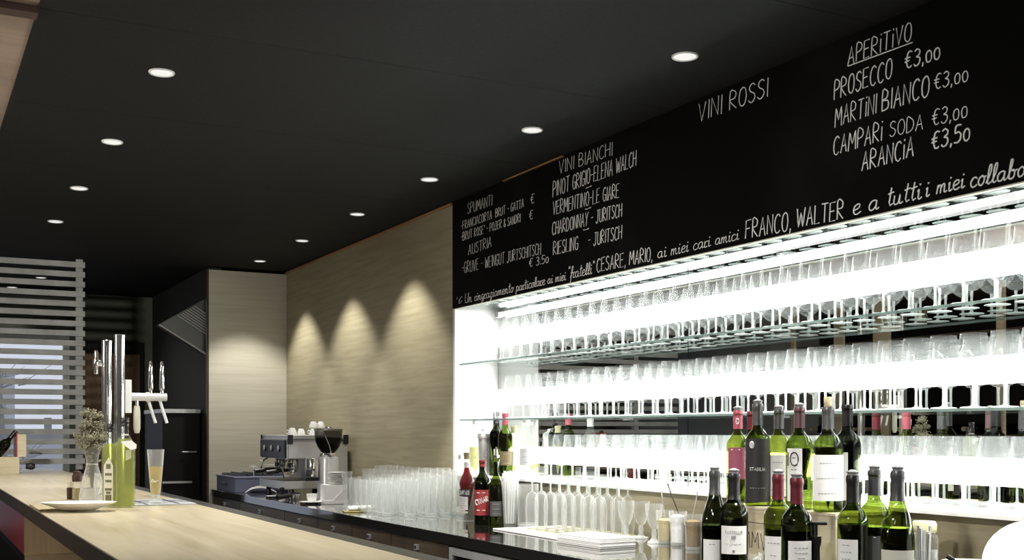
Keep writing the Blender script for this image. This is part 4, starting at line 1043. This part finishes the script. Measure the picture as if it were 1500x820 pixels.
# tulip glasses
ttp = None
for px in (917, 939, 958):
    lab = {917: 'left', 939: 'middle', 958: 'right'}[px]
    lab = f'short footed tulip glass, {lab} of the three beside the sugar glasses'
    X = 2.475 if px != 939 else 2.53
    p = (X, onx(px, X), Z_CTR)
    if ttp is None:
        ttp = thing('tulip_glass', lab, 'glass', p, 0, 'tulip glasses')
        bm = B(); lathe(bm, [(.008, .052), (.016, .060), (.026, .085), (.0315, .115), (.034, .148), (.0325, .148), (.030, .115), (.0245, .086), (.0145, .062)], 22); obj('bowl', bm, M_clear, ttp, True)
        bm = B(); lathe(bm, [(0, .0006), (.025, .0006), (.026, .004), (.014, .012), (.0085, .022), (.011, .036), (.0075, .0515), (0, .0515)], 22); obj('foot', bm, M_base, ttp, True)
    else: dup(ttp, p, 0, lab, 'tulip glasses')
# sugar tumblers with spoons
def sugar_glass(px, X, mat, lab, fillh, spoon):
    y = onx(px, X)
    t = thing('faceted_tumbler', lab, 'glass', (X, y, Z_CTR), .2)
    h = .125
    bm = B(); lathe(bm, [(.026, .012), (.028, .085), (.0315, .088), (.0335, h), (.032, h), (.030, .089), (.0265, .084), (.0245, .013)], 12); obj('body', bm, M_clear, t)
    bm = B(); lathe(bm, [(0, .0006), (.025, .0006), (.0262, .003), (.026, .0115), (0, .0115)], 12); obj('base', bm, M_base, t)
    bm = B(); rq = lambda z: .0235 + (z - .013) * .05
    lathe(bm, [(0, .0125), (rq(.0125) - .0006, .0125), (rq(fillh) - .0006, fillh), (.012, fillh + .006), (0, fillh + .004)], 18); obj('sugar', bm, mat, t, True)
    if spoon:
        dx, dy, L, m = spoon
        s = thing('spoon', 'long spoon handle leaning out of the ' + lab.split(',')[0].replace('faceted tumbler', 'tumbler'), 'spoon', (X, y, Z_CTR + fillh + .009))
        bm = B(); tube(bm, [(-dx * .1, -dy * .1, 0), (dx * .5, dy * .5, L * .5), (dx, dy, L)], .0016, 7, r2=.0026); obj('handle', bm, m, s, True)
sugar_glass(974, 2.50, M_tansugar, 'faceted tumbler of raw tan sugar, left of the three', .088, (-.012, .006, .10, M_steel))
sugar_glass(993, 2.50, M_whitesugar, 'faceted tumbler of white sugar, middle of the three', .108, (-.035, .015, .11, M_blackplastic))
sugar_glass(1015, 2.46, M_brownsugar, 'faceted tumbler of brown sugar, right of the three', .100, (.01, -.014, .10, M_steel))
# sheet of paper near the bottom
x, y = onz(1002, 818, Z_CTR)
bm = B(); box(bm, -.10, .10, -.10, .07, .0006, .0022); tag(obj('paper_sheet', bm, M_paper, None, False, (2.11, onx(985, 2.11), Z_CTR)), 'white sheet of paper lying near the counter edge before the wine bottles', 'paper')
# little glass mugs before the crate
for px, X, nm in ((1103, 2.09, 'left one with its handle to the left'), (1123, 2.15, 'right one beside the red capped bottle')):
    t = thing('glass_mug', f'tiny glass mug in front of the crate, {nm}', 'mug', (X, onx(px, X), Z_CTR), cam_angle(X, onx(px, X)) - 1.57)
    bm = B(); lathe(bm, [(0, .0006), (.019, .0006), (.021, .006), (.024, .03), (.021, .055), (.023, .075), (.0215, .075), (.0195, .055), (.0222, .03), (.019, .009), (0, .008)], 20); obj('body', bm, M_clear, t, True)
    bm = B(); tube(bm, [(.022 + .018 * math.sin(q), 0, .042 + .019 * math.cos(q)) for q in [PI * k / 8 for k in range(9)]], .003, 8); obj('handle', bm, M_base, t, True)
# corkscrew / wine pump
X = 2.06; y = onx(1194, X)
t = thing('wine_pump', 'black upright wine stopper pump with a T handle beside the red capped bottles', 'wine pump', (X, y, Z_CTR), cam_angle(X, y) + PI / 2)
bm = B(); lathe(bm, [(0, .0006), (.016, .0006), (.017, .01), (.013, .05), (.012, .12), (.016, .135), (.016, .15), (0, .15)], 18); obj('body', bm, M_blackplastic, t, True)
bm = B(); lathe(bm, [(0, .1505), (.007, .1505), (.007, .178), (0, .178)], 12); obj('shaft', bm, M_darksteel, t, True)
bm = B(); box(bm, -.030, .030, -.009, .009, .1785, .187, .003); obj('handle', bm, M_blackplastic, t)
# cutlery glass and jar at the right
X = 2.26; y = onx(1352, X)
t = thing('cutlery_glass', 'clear tumbler full of steel bar spoons beside the cream labelled bottle', 'glass', (X, y, Z_CTR))
bm = B(); lathe(bm, [(0, .0006), (.030, .0006), (.032, .006), (.035, .12), (.0335, .12), (.030, .009), (0, .008)], 24); obj('body', bm, M_clear, t, True)
for k in range(8):
    a = k * 2.4 + .3; rr = .016 * math.sqrt((k + .5) / 8)
    bm = B(); L = .160 + .012 * math.sin(k * 1.7)
    p0 = (X + rr * math.cos(a), y + rr * math.sin(a), Z_CTR + .0105); d = Vector((.55 * rr * math.cos(a), .55 * rr * math.sin(a), L))
    tube(bm, [(0, 0, 0), d * .6, d], .0022, 8, r2=.0042)
    tag(obj('bar_spoon', bm, M_steel if k % 3 else M_white, None, True, p0), 'steel handled bar spoon standing in the tumbler' if k % 3 else 'white handled bar spoon standing in the tumbler', 'spoon', 'spoons in the tumbler' if k % 3 else 'white spoons in the tumbler')
X = 2.42; y = onx(1354, X)
t = thing('lidded_jar', 'glass jar with a pale yellow lid behind the tumbler of spoons', 'jar', (X, y, Z_CTR))
bm = B(); lathe(bm, [(0, .0006), (.034, .0006), (.036, .006), (.036, .13), (.030, .145), (.0, .146)], 24); obj('body', bm, M_clear, t, True)
bm = B(); lathe(bm, [(0, .1465), (.031, .1465), (.032, .150), (.032, .170), (.028, .177), (0, .178)], 24); obj('lid', bm, M_yellowlid, t, True)
X = 2.22; y = onx(1397, X)
t = thing('sugar_bowl', 'white china bowl in the bottom right corner beside the lit globe', 'bowl', (2.36, onx(1418, 2.36), Z_CTR))
bm = B(); lathe(bm, [(0, .0006), (.035, .0006), (.038, .004), (.056, .045), (.060, .088), (.064, .092), (.058, .092), (.052, .046), (.03, .010), (0, .009)], 28); obj('bowl', bm, M_white, t, True)
t = thing('small_glass', 'low clear glass holding a black tipped tool, bottom right', 'glass', (2.17, onx(1377, 2.17), Z_CTR))
bm = B(); lathe(bm, [(0, .0006), (.030, .0006), (.033, .01), (.036, .085), (.0345, .085), (.031, .012), (0, .010)], 22); obj('body', bm, M_clear, t, True)
bm = B(); tube(bm, [(0, 0, 0), (.01, -.008, .05), (.03, -.02, .088)], .003, 8); p = (2.165, onx(1377, 2.17) + .005, Z_CTR + .013)
t = thing('bar_tool', 'black tipped bar tool leaning in the low clear glass', 'tool', p)
obj('shaft', bm, M_steel, t, True)
bm = B(); tube(bm, [(.0305, -.0203, .089), (.022, -.028, .101), (.014, -.018, .110)], .006, 8); obj('tip', bm, M_blackplastic, t, True)
X = 2.27; y = onx(1513, X)
t = thing('globe_lamp', 'large glowing white globe cut off by the bottom right corner', 'lamp', (X, y, Z_CTR))
bm = B(); lathe(bm, [(0, .0006), (.055, .0006), (.055, .010), (.03, .014), (0, .014)], 28); obj('base', bm, M_fixture, t, True)
gr = .108
bm = B(); lathe(bm, [(gr * math.sin(PI * k / 18) if 0 < k < 18 else 0, .0145 + gr * .93 - gr * .93 * math.cos(PI * k / 18)) for k in range(19)], 32); obj('globe', bm, M_globe, t, True)

# ================================================================== ITEMS ON THE BAR
# beer towers
def tower(x, y, label):
    t = thing('beer_tower', label, 'beer tap', (x, y, Z_BAR))
    bm = B(); lathe(bm, [(0, .0006), (.034, .0006), (.034, .008), (.022, .014), (0, .014)], 28); obj('base', bm, M_chrome, t, True)
    bm = B(); lathe(bm, [(0, .0145), (.0185, .0145), (.0185, .622), (.0, .622)], 28, sq=.8); obj('column', bm, M_chrome, t, True)
    bm = B(); lathe(bm, [(0, .6225), (.020, .6225), (.020, .630), (.017, .633), (0, .633)], 28, sq=.8); obj('top_cap', bm, M_chrome, t, True)
    return t
X = .72; y = onx(175, X)
t = tower(X, y, 'front chrome beer tower with two tap handles beside the oil bottle')
za = 1.533 - Z_BAR
bm = B(); box(bm, .019, .043, -.013, .013, za - .062, za + .065, .002); obj('tap_plate', bm, M_white, t)
bm = B(); tube(bm, [(.0435, 0, za), (.175, 0, za)], .0155, 18); obj('tap_arm', bm, M_tapsteel, t, True)
bm = B(); tube(bm, [(.098, 0, za), (.112, 0, za)], .0185, 18); obj('collar', bm, M_tapsteel, t, True)
for hx_ in (.115, .157):
    bm = B(); lathe(bm, [(0, .0158), (.007, .0158), (.006, .024), (.0085, .030), (.0105, .036), (.0070, .115), (.0058, .135), (.003, .139), (0, .139)], 16, (hx_, 0, za)); h = obj('tap_handle', bm, M_chrome, t, True)
for hx_ in (.107, .150):
    bm = B(); tube(bm, [(hx_, 0, za - .014), (hx_ + .012, -.002, za - .055), (hx_ + .026, -.004, za - .100)], .006, 12); obj('spout', bm, M_tapsteel, t, True)
bm = B(); tube(bm, [(.064, 0, za - .0145), (.064, 0, za - .032)], .006, 10); obj('lever_joint', bm, M_chrome, t, True)
bm = B(); lathe(bm, [(0, -.14), (.009, -.138), (.0135, -.12), (.0130, -.06), (.0105, -.034), (0, -.0325)], 16, (.064, 0, za)); obj('side_lever', bm, pbr('ivory lever', (.62, .60, .50), .35), t, True)
y2 = onx(156.5, X)
t = tower(X, y2, 'rear chrome beer tower with a small side tap beside the dried flowers')
zb = zat(532, X, y2) - Z_BAR
bm = B(); tube(bm, [(-.019, 0, zb), (-.032, 0, zb)], .013, 14); obj('tap_plate', bm, M_chrome, t, True)
bm = B(); lathe(bm, [(0, -.045), (.008, -.043), (.009, -.02), (.0125, -.010), (.0125, .012), (.008, .022), (.0095, .040), (.006, .05), (0, .052)], 16, (-.0415, 0, zb)); obj('tap', bm, M_chrome, t, True)
# drip mat and beer glass
t = thing('bar_mat', 'grey and white bar mat under the beer glass', 'mat', (.815, 4.36, Z_BAR))
bm = B(); box(bm, -.115, .115, -.16, .16, .0006, .004, .001); obj('mat', bm, pbr('pale grey mat', (.42, .43, .47), .6), t)
bm = B()
for k in (-.05, .04): box(bm, -.113, .113, k, k + .008, .0041, .0046)
for k in (-.06, .05): box(bm, k, k + .006, -.158, .158, .0047, .0051)
obj('stripes', bm, M_blackplastic, t)
bx_, by_ = onz(228, 738, Z_BAR)
t = thing('beer_glass', 'tall slim footed glass half full of pale beer under the tap', 'glass', (bx_, by_, Z_BAR + .0052))
bm = B(); lathe(bm, [(.0165, .030), (.0200, .065), (.0250, .12), (.0305, .193), (.0293, .193), (.0238, .12), (.0188, .065), (.0152, .031)], 26); obj('body', bm, M_clear, t, True)
bm = B(); lathe(bm, [(0, .0006), (.026, .0006), (.027, .003), (.014, .009), (.0105, .016), (.0145, .0295), (0, .0295)], 26); obj('foot', bm, M_base, t, True)
bm = B(); lathe(bm, [(0, .0305), (.0146, .0315), (.0184, .065), (.0233, .12), (.0240, .132), (0, .132)], 24); obj('beer', bm, M_beer, t, True)
bm = B(); text_on_cylinder(bm, 'O', .0215, .080, .010, cam_angle(bx_, by_) - .45, .010, .0010); text_on_cylinder(bm, 'ar~', .0215, .080, .010, cam_angle(bx_, by_) + .1, .017, .0008); obj('emblem', bm, M_whiteink, t)
# oil bottles
def oil_bottle(label, x, y, rz, h, w, tagged, lab):
    t = thing('oil_bottle', label, 'bottle', (x, y, Z_BAR), rz)
    P = [(0, .0006), (w * .96, .0006), (w, .004), (w, h * .66), (w * .93, h * .70), (w * .62, h * .765), (w * .40, h * .80), (w * .37, h * .83), (w * .37, h * .90)]
    bm = B(); lathe(bm, P, 40, sq=7.0); obj('glass', bm, M_bottleclear, t, True)
    Q = [(0, .004), (w - .003, .005), (w - .003, h * .655), (w * .88, h * .70), (w * .55, h * .765), (0, h * .77)]
    bm = B(); lathe(bm, Q, 40, sq=7.0); obj('oil', bm, M_oil, t, True)
    bm = B(); lathe(bm, [(w * .38, h * .9005), (w * .44, h * .905), (w * .44, h * .935), (w * .40, h * .94), (w * .46, h * .945), (w * .46, h * .985), (w * .40, h), (0, h)], 24); obj('cap', bm, M_blackplastic, t, True)
    if lab:
        bm = B(); prism(bm, [(-w * .62, .02), (w * .62, .02), (w * .62, h * .50), (0, h * .60), (-w * .62, h * .50)], 'y', -w - .0008, -w - .0002); L = obj('label', bm, M_labelcream, t)
        bm = B()
        for k, (zz, ww) in enumerate(((.46, .3), (.38, .45), (.30, .40), (.20, .45), (.16, .3))): box(bm, -w * ww, w * ww, -w - .0012, -w - .0009, h * zz, h * (zz + (.03 if k else .06)))
        box(bm, -w * .40, w * .40, -w - .0012, -w - .0009, h * .08, h * .15)
        obj('print', bm, pbr('olive print', (.16, .16, .08), .8), L)
    if tagged:
        bm = B(); prism(bm, [(-w * .62, .735 * h), (w * .50, .745 * h), (w * 1.05, .70 * h), (w * 1.02, .655 * h), (w * .45, .640 * h), (-w * .25, .69 * h)], 'y', -w - .004, -w - .0025); obj('neck_tag', bm, M_tag, t)
        bm = B(); lathe(bm, [(w * .385, h * .80), (w * .385, h * .815)], 20); obj('tag_string', bm, M_paper, t)
        bm = B(); prism(bm, [(-w * .1, .52 * h), (w * .5, .55 * h), (w * .5, .64 * h), (-w * .1, .64 * h)], 'y', -w - .0008, -w - .0002); obj('label', bm, pbr('pale green label', (.45, .48, .30), .7), t)
    return t
ox, oy = onz(183, 743, Z_BAR)
oil_bottle('square green oil bottle with a white neck tag and black cap', ox, oy, cam_angle(ox, oy) + PI / 2 + .16, .312, .0315, True, False)
ox, oy = .635, onx(163, .635)
oil_bottle('square green oil bottle with a pointed cream label beside the flower carafe', ox, oy, cam_angle(ox, oy) + PI / 2 - .35, .290, .0265, False, True)
# carafe with dried flowers
vx, vy = onz(135, 735, Z_BAR)
t = thing('glass_carafe', 'clear glass carafe used as a vase for dried flowers', 'vase', (vx, vy, Z_BAR))
bm = B(); lathe(bm, [(0, .0006), (.044, .0006), (.047, .004), (.0475, .02), (.038, .075), (.024, .125), (.0205, .145), (.0225, .165), (.032, .205), (.0305, .205), (.021, .165), (.019, .145), (.0225, .125), (.0365, .075), (.0455, .02), (.042, .008), (0, .007)], 30); obj('body', bm, M_clear, t, True)
bm = B(); lathe(bm, [(.0216, .138), (.0226, .141), (.0216, .145)], 24); obj('neck_ring', bm, M_base, t, True)
bm = B(); lathe(bm, [(0, .0085), (.041, .0085), (.0445, .02), (.040, .052), (0, .052)], 26); obj('water', bm, glass('water', (.93, .95, .96), .10, .2), t, True)
fl = None
heads = [(-.050, .02, .245, .020), (-.022, 0, .330, .020), (.012, 0, .322, .021), (.020, .01, .285, .018), (-.012, -.01, .290, .022), (.034, 0, .240, .023), (-.036, 0, .222, .020), (.004, -.02, .240, .026), (.030, -.01, .205, .018), (-.020, -.02, .210, .018), (.010, .02, .270, .022), (-.032, .0, .275, .013)]
rx_, ry_ = cs, -sn
for k, (u, v, z, rr) in enumerate(heads):
    px_, py_ = vx + u * rx_ + v * .5, vy + u * ry_ + v
    t = thing('dried_flower', 'grey green dried flower head on a thin stem in the carafe', 'flower', (vx + u * .1, vy + u * .1, Z_BAR + .054), 0, 'dried flowers in the carafe')
    off = Vector((px_ - t.location.x, py_ - t.location.y, z - .054))
    bm = B(); tube(bm, [(0, 0, 0), (off.x * .25, off.y * .25, off.z * .55), tuple(off)], .0012, 6); obj('stem', bm, M_stem, t)
    bm = B(); rnd = random.Random(k)
    for q in range(95):
        a = rnd.uniform(0, 2 * PI); e = math.acos(rnd.uniform(-.6, 1)); s = rr * rnd.uniform(.55, 1.45)
        c0 = off + Vector((s * math.sin(e) * math.cos(a), s * math.sin(e) * math.sin(a), s * math.cos(e) * .8))
        bmesh.ops.create_icosphere(bm, subdivisions=1, radius=rnd.uniform(.0018, .0042), matrix=Matrix.Translation(c0))
    bmesh.ops.create_icosphere(bm, subdivisions=2, radius=rr * .5, matrix=Matrix.Translation(off))
    obj('flower_head', bm, M_sage, t)
    bm = B()
    for q in range(3):
        b = off * rnd.uniform(.55, .85); a = rnd.uniform(0, 6.28)
        e = b + Vector((.022 * math.cos(a), .022 * math.sin(a), .012))
        bmesh.ops.create_icosphere(bm, subdivisions=1, radius=.0045, matrix=Matrix.Translation(e)); tube(bm, [tuple(b), tuple(e)], .001, 5)
    obj('sprig', bm, M_sage, t)
# toothpick cup, pepper mill jar, grey tumbler
x, y = onz(103, 731, Z_BAR)
t = thing('toothpick_cup', 'small dark brown cup of toothpicks left of the carafe', 'cup', (x, y, Z_BAR))
bm = B(); lathe(bm, [(0, .0006), (.012, .0006), (.0125, .003), (.0135, .045), (.012, .045), (.011, .005), (0, .004)], 18); obj('cup', bm, pbr('dark brown wood', (.05, .03, .018), .5), t, True)
for k in range(7):
    a = k * 2.4; rr = .007 * math.sqrt((k + .5) / 7)
    bm = B(); tube(bm, [(0, 0, 0), (rr * .9 * math.cos(a), rr * .9 * math.sin(a), .062)], .0011, 6)
    tag(obj('toothpick', bm, M_cork, None, False, (x + rr * .8 * math.cos(a), y + rr * .8 * math.sin(a), Z_BAR + .0055)), 'wooden toothpick standing in the small dark cup', 'toothpick', 'toothpicks in the cup')
x = .585; y = onx(113, x)
t = thing('spice_jar', 'small jar with dark brown lid half hidden behind the carafe', 'jar', (x, y, Z_BAR))
bm = B(); lathe(bm, [(0, .0006), (.017, .0006), (.018, .004), (.018, .060), (.015, .070), (0, .070)], 18); obj('body', bm, M_clear, t, True)
bm = B(); lathe(bm, [(0, .004), (.0165, .004), (.0165, .045), (0, .045)], 16); obj('spice', bm, M_tansugar, t, True)
bm = B(); lathe(bm, [(0, .0705), (.018, .0705), (.0185, .075), (.0185, .092), (.014, .100), (.016, .108), (0, .112)], 18); obj('lid', bm, pbr('dark brown lid', (.05, .02, .012), .5), t, True)
x = .685; y = onx(150.5, x)
tumbler('water_glass', 'plain water tumbler behind the carafe and the oil bottles', 'glass', (x, y, Z_BAR), .10, .030, .033)
# plate on a folded napkin
x, y = onz(115, 749, Z_BAR)
t = thing('oval_plate', 'white oval plate resting near the bar edge before the carafe', 'plate', (x, y, Z_BAR + .0075), -TH + .05)
bm = B(); lathe(bm, [(0, .0006), (.050, .0006), (.053, .003), (.068, .010), (.092, .021), (.095, .0235), (.090, .0235), (.062, .013), (.048, .008), (0, .0075)], 48)
for v in bm.verts: v.co.x *= 1.28; v.co.y *= .95
obj('dish', bm, M_white, t, True)
bm = B(); box(bm, -.105, .075, -.14, .19, .0006, .0068, .002)
nm_ = tag(obj('place_mat', bm, pbr('woven beige mat', (.42, .36, .23), .9, noise=.3, nscale=120), None, False, (.492, 4.20, Z_BAR)), 'beige woven mat at the bar edge under the oval plate', 'mat')
# wooden presentation box with bottles at the far end of the bar
YB2 = 7.86
t = thing('wooden_box', 'pale wooden bottle box with raised end at the far end of the bar', 'box', (.52, YB2, Z_BAR))
xe = ony(26, YB2) - .52
bm = B()
box(bm, -.13, xe, -.11, -.10, .0006, .105); box(bm, -.13, xe, .10, .11, .0006, .105); box(bm, -.13, xe, -.0995, .0995, .0006, .010)
box(bm, -.13, -.12, -.0995, .0995, .0105, .105); obj('tray', bm, M_crate, t)
bm = B(); box(bm, xe - .010, xe + .040, -.108, .108, .1055, .245, .001); obj('end_panel', bm, M_crate, t)
bm = B(); box(bm, xe - .016, xe - .0105, -.108, .108, .106, .255, .001); obj('lining', bm, M_red, t)
bt = wine_bottle('dark bottle leaning in the pale wooden box', .44, YB2 - .03, Z_BAR + .045, .28, .034, gm=M_darkglass, cap=M_capblack, stop='none', fill=.6)
bt.rotation_euler = (0, math.radians(38), 0)
t = thing('bottle_neck', 'bottle with black cap lying behind the pale wooden box', 'bottle', (ony(35, YB2 + .14), YB2 + .14, Z_BAR + .0385), 0)
Mx = Matrix.Rotation(PI / 2, 4, 'Y')
bm = B(); lathe(bm, [(a * .038, (b - .80) * .30) for a, b in BORD], 24, M=Mx); obj('glass', bm, M_clear, t, True)
bm = B(); lathe(bm, [(.0165, .012), (.018, .02), (.022, .035), (.022, .05), (.014, .066), (0, .068)], 20, M=Mx); obj('cap', bm, M_blackplastic, t, True)

# ================================================================== KITCHEN BEYOND
t = thing('extractor_hood', 'dull steel extractor hood with baffle filters in the dark kitchen', 'extractor hood', (0, 0, 0))
hy0 = 8.485
ax = ony(233, hy0); bxx = 1.953
zt = zat(475, ax, hy0); zu = zat(436, bxx, hy0); zl = zat(519, bxx, hy0)
bm = B(); prism(bm, [(ax, zt), (bxx, zu), (bxx, zl)], 'y', hy0, hy0 + .12); obj('canopy', bm, M_darksteel, t)
bm = B(); tube(bm, [(ax, hy0 - .004, zt), (bxx, hy0 - .004, zl)], .008, 8); obj('front_lip', bm, M_steel, t)
bm = B()
for k in range(8):
    f = .38 + .05 * k
    p0 = Vector((ax + (bxx - ax) * f, hy0 - .006, zt + (zu - zt) * f - .01)); p1 = Vector((bxx - .004, hy0 - .006, p0.z + (zl - zt) / (bxx - ax) * (bxx - p0.x)))
    tube(bm, [p0, p1], .004, 6)
obj('filter', bm, M_steel, t)
t = thing('tall_fridge', 'black tall fridge with a steel top edge in the kitchen', 'fridge', (0, 0, 0))
fx0 = ony(238, 8.62); 
bm = B(); box(bm, fx0, 1.933, 8.62, 9.3, .0006, zat(605, 1.8, 8.62) - .001, .003); obj('body', bm, M_blackpanel, t)
bm = B(); box(bm, fx0 - .01, 1.933, 8.60, 9.3, zat(605, 1.8, 8.62), zat(599, 1.8, 8.62), .002); obj('steel_top', bm, M_steel, t)
bm = B(); tube(bm, [(1.90, 8.6195, 1.25), (1.90, 8.59, 1.25), (1.80, 8.59, 1.25), (1.80, 8.6195, 1.25)], .006); obj('handle', bm, M_steel, t)
bm = B(); box(bm, fx0 + .0, 1.87, 8.600, 8.6195, 1.02, 1.035); obj('door_ledge', bm, M_steel, t)
t = thing('kitchen_counter', 'dark steel kitchen counter behind the beer glass', 'counter', (0, 0, 0))
bm = B(); box(bm, 1.42, 1.65, 9.5, 10.5, .0006, .88); obj('body', bm, M_blackpanel, t)
bm = B(); box(bm, 1.40, 1.66, 9.48, 10.5, .8805, .92, .002); obj('top', bm, M_darksteel, t)

# ================================================================== ACROSS THE ROOM (seen in the mirror)
bm = B(); box(bm, -1.42, -1.32, -2.2, 7.42, 0, 2.78); struct('wall_partition', bm, M_darkwall)
bm = B(); box(bm, -1.42, -1.32, 7.421, 10.59, 0, 2.78); struct('wall_partition_grey', bm, M_greywall)
t = thing('wine_cabinet', 'dark wine cabinet with lying bottles, seen only in the mirror', 'cabinet', (0, 0, 0))
bm = B(); box(bm, -1.318, -1.30, 4.9, 7.38, .0006, 2.4); obj('back', bm, M_blackpanel, t)
for z in (1.00, 1.36, 1.72, 2.08, 2.38):
    bm = B(); box(bm, -1.299, -1.0, 4.9, 7.38, z, z + .02); obj('shelf', bm, M_drawer, t)
bm = B(); box(bm, -1.299, -1.0, 4.9, 7.38, .0006, .999); obj('lower_doors', bm, M_blackpanel, t)
for y, wd in ((4.9, .10), (5.28, .06), (6.30, .16), (6.78, .10), (7.34, .04)):
    bm = B(); box(bm, -.999, -.975, y, y + wd, .0006, 2.42); obj('stile', bm, M_crate, t)
wl = None
for z in (1.0205, 1.3805, 1.7405):
    for y in (5.02, 5.42, 5.62, 5.82, 6.02, 6.22, 6.55, 6.68, 6.95, 7.15):
        lab, grp = 'dark wine bottle lying in the wine cabinet with its neck outward', 'lying bottles in the cabinet'
        p = (-1.28, y, z + .038)
        if wl is None:
            wl = thing('wine_bottle', lab, 'bottle', p, 0, grp)
            bm = B(); lathe(bm, [(a * .037, b * .30) for a, b in BORD], 18, M=Mx); obj('glass', bm, M_darkglass, wl, True)
            bm = B(); lathe(bm, [(0, .006), (.034, .006), (.034, .19), (.013, .235), (0, .235)], 16, M=Mx); obj('wine', bm, M_wine, wl, True)
            bm = B(); lathe(bm, [(.0152, .235), (.0150, .28), (.0165, .285), (.0160, .3005), (0, .301)], 16, M=Mx); obj('capsule', bm, M_cork, wl, True)
        else: dup(wl, p, 0, lab, grp)
# ================================================================== OUTSIDE THE WINDOW
bm = B(); box(bm, -30, 30, YB + .3, 60, -.2, -.1); struct('ground_outside', bm, M_ground)
t = thing('street_building', 'pale building across the street seen through the slats', 'building', (0, 30, -.1))
bm = B(); box(bm, -4.5, 2.32, 0, 6, 0, 2.95); obj('walls', bm, M_building, t)
for k in range(5):
    bm = B(); box(bm, -4.0 + k * 1.3, -3.2 + k * 1.3, -.03, -.001, 1.0, 2.2); obj('window', bm, M_greywall, t)
t = thing('bare_tree', 'bare grey tree outside the window behind the screen', 'tree', (1.12, 17, -.1))
bm = B(); tube(bm, [(0, 0, 0), (.03, 0, 1.2), (-.03, 0, 2.3)], .09, 10, r2=.05); obj('trunk', bm, M_bark, t, True)
bm = B(); rnd = random.Random(3)
for k in range(22):
    z = rnd.uniform(.8, 2.3); a = rnd.uniform(0, 6.28); L = rnd.uniform(.2, .6)
    p = Vector((0, 0, z)); q = p + Vector((L * math.cos(a), L * math.sin(a) * .6, L * rnd.uniform(.1, .6))); tube(bm, [p, (p + q) / 2 + Vector((0, 0, .05)), q], .018, 6, r2=.005)
    for m_ in range(3):
        e = q + Vector((rnd.uniform(-.3, .3), rnd.uniform(-.2, .2), rnd.uniform(-.05, .3))); tube(bm, [(p + q) / 2, e], .007, 5, r2=.003)
obj('branches', bm, M_bark, t, True)
t = thing('garden_wall', 'low grey wall across the street seen through the bottom slats', 'wall', (0, 22, -.1))
bm = B(); box(bm, 1.0, 4.6, 0, .3, 0, 1.35); obj('masonry', bm, M_building, t)
bm = B(); box(bm, .95, 4.65, -.05, .35, 1.351, 1.45, .01); obj('coping', bm, M_greywall, t)
for k in range(4):
    bm = B(); box(bm, 1.3 + k * .9, 1.42 + k * .9, .08, .2, 1.451, 1.75, .01); obj('pillar', bm, M_greywall, t)
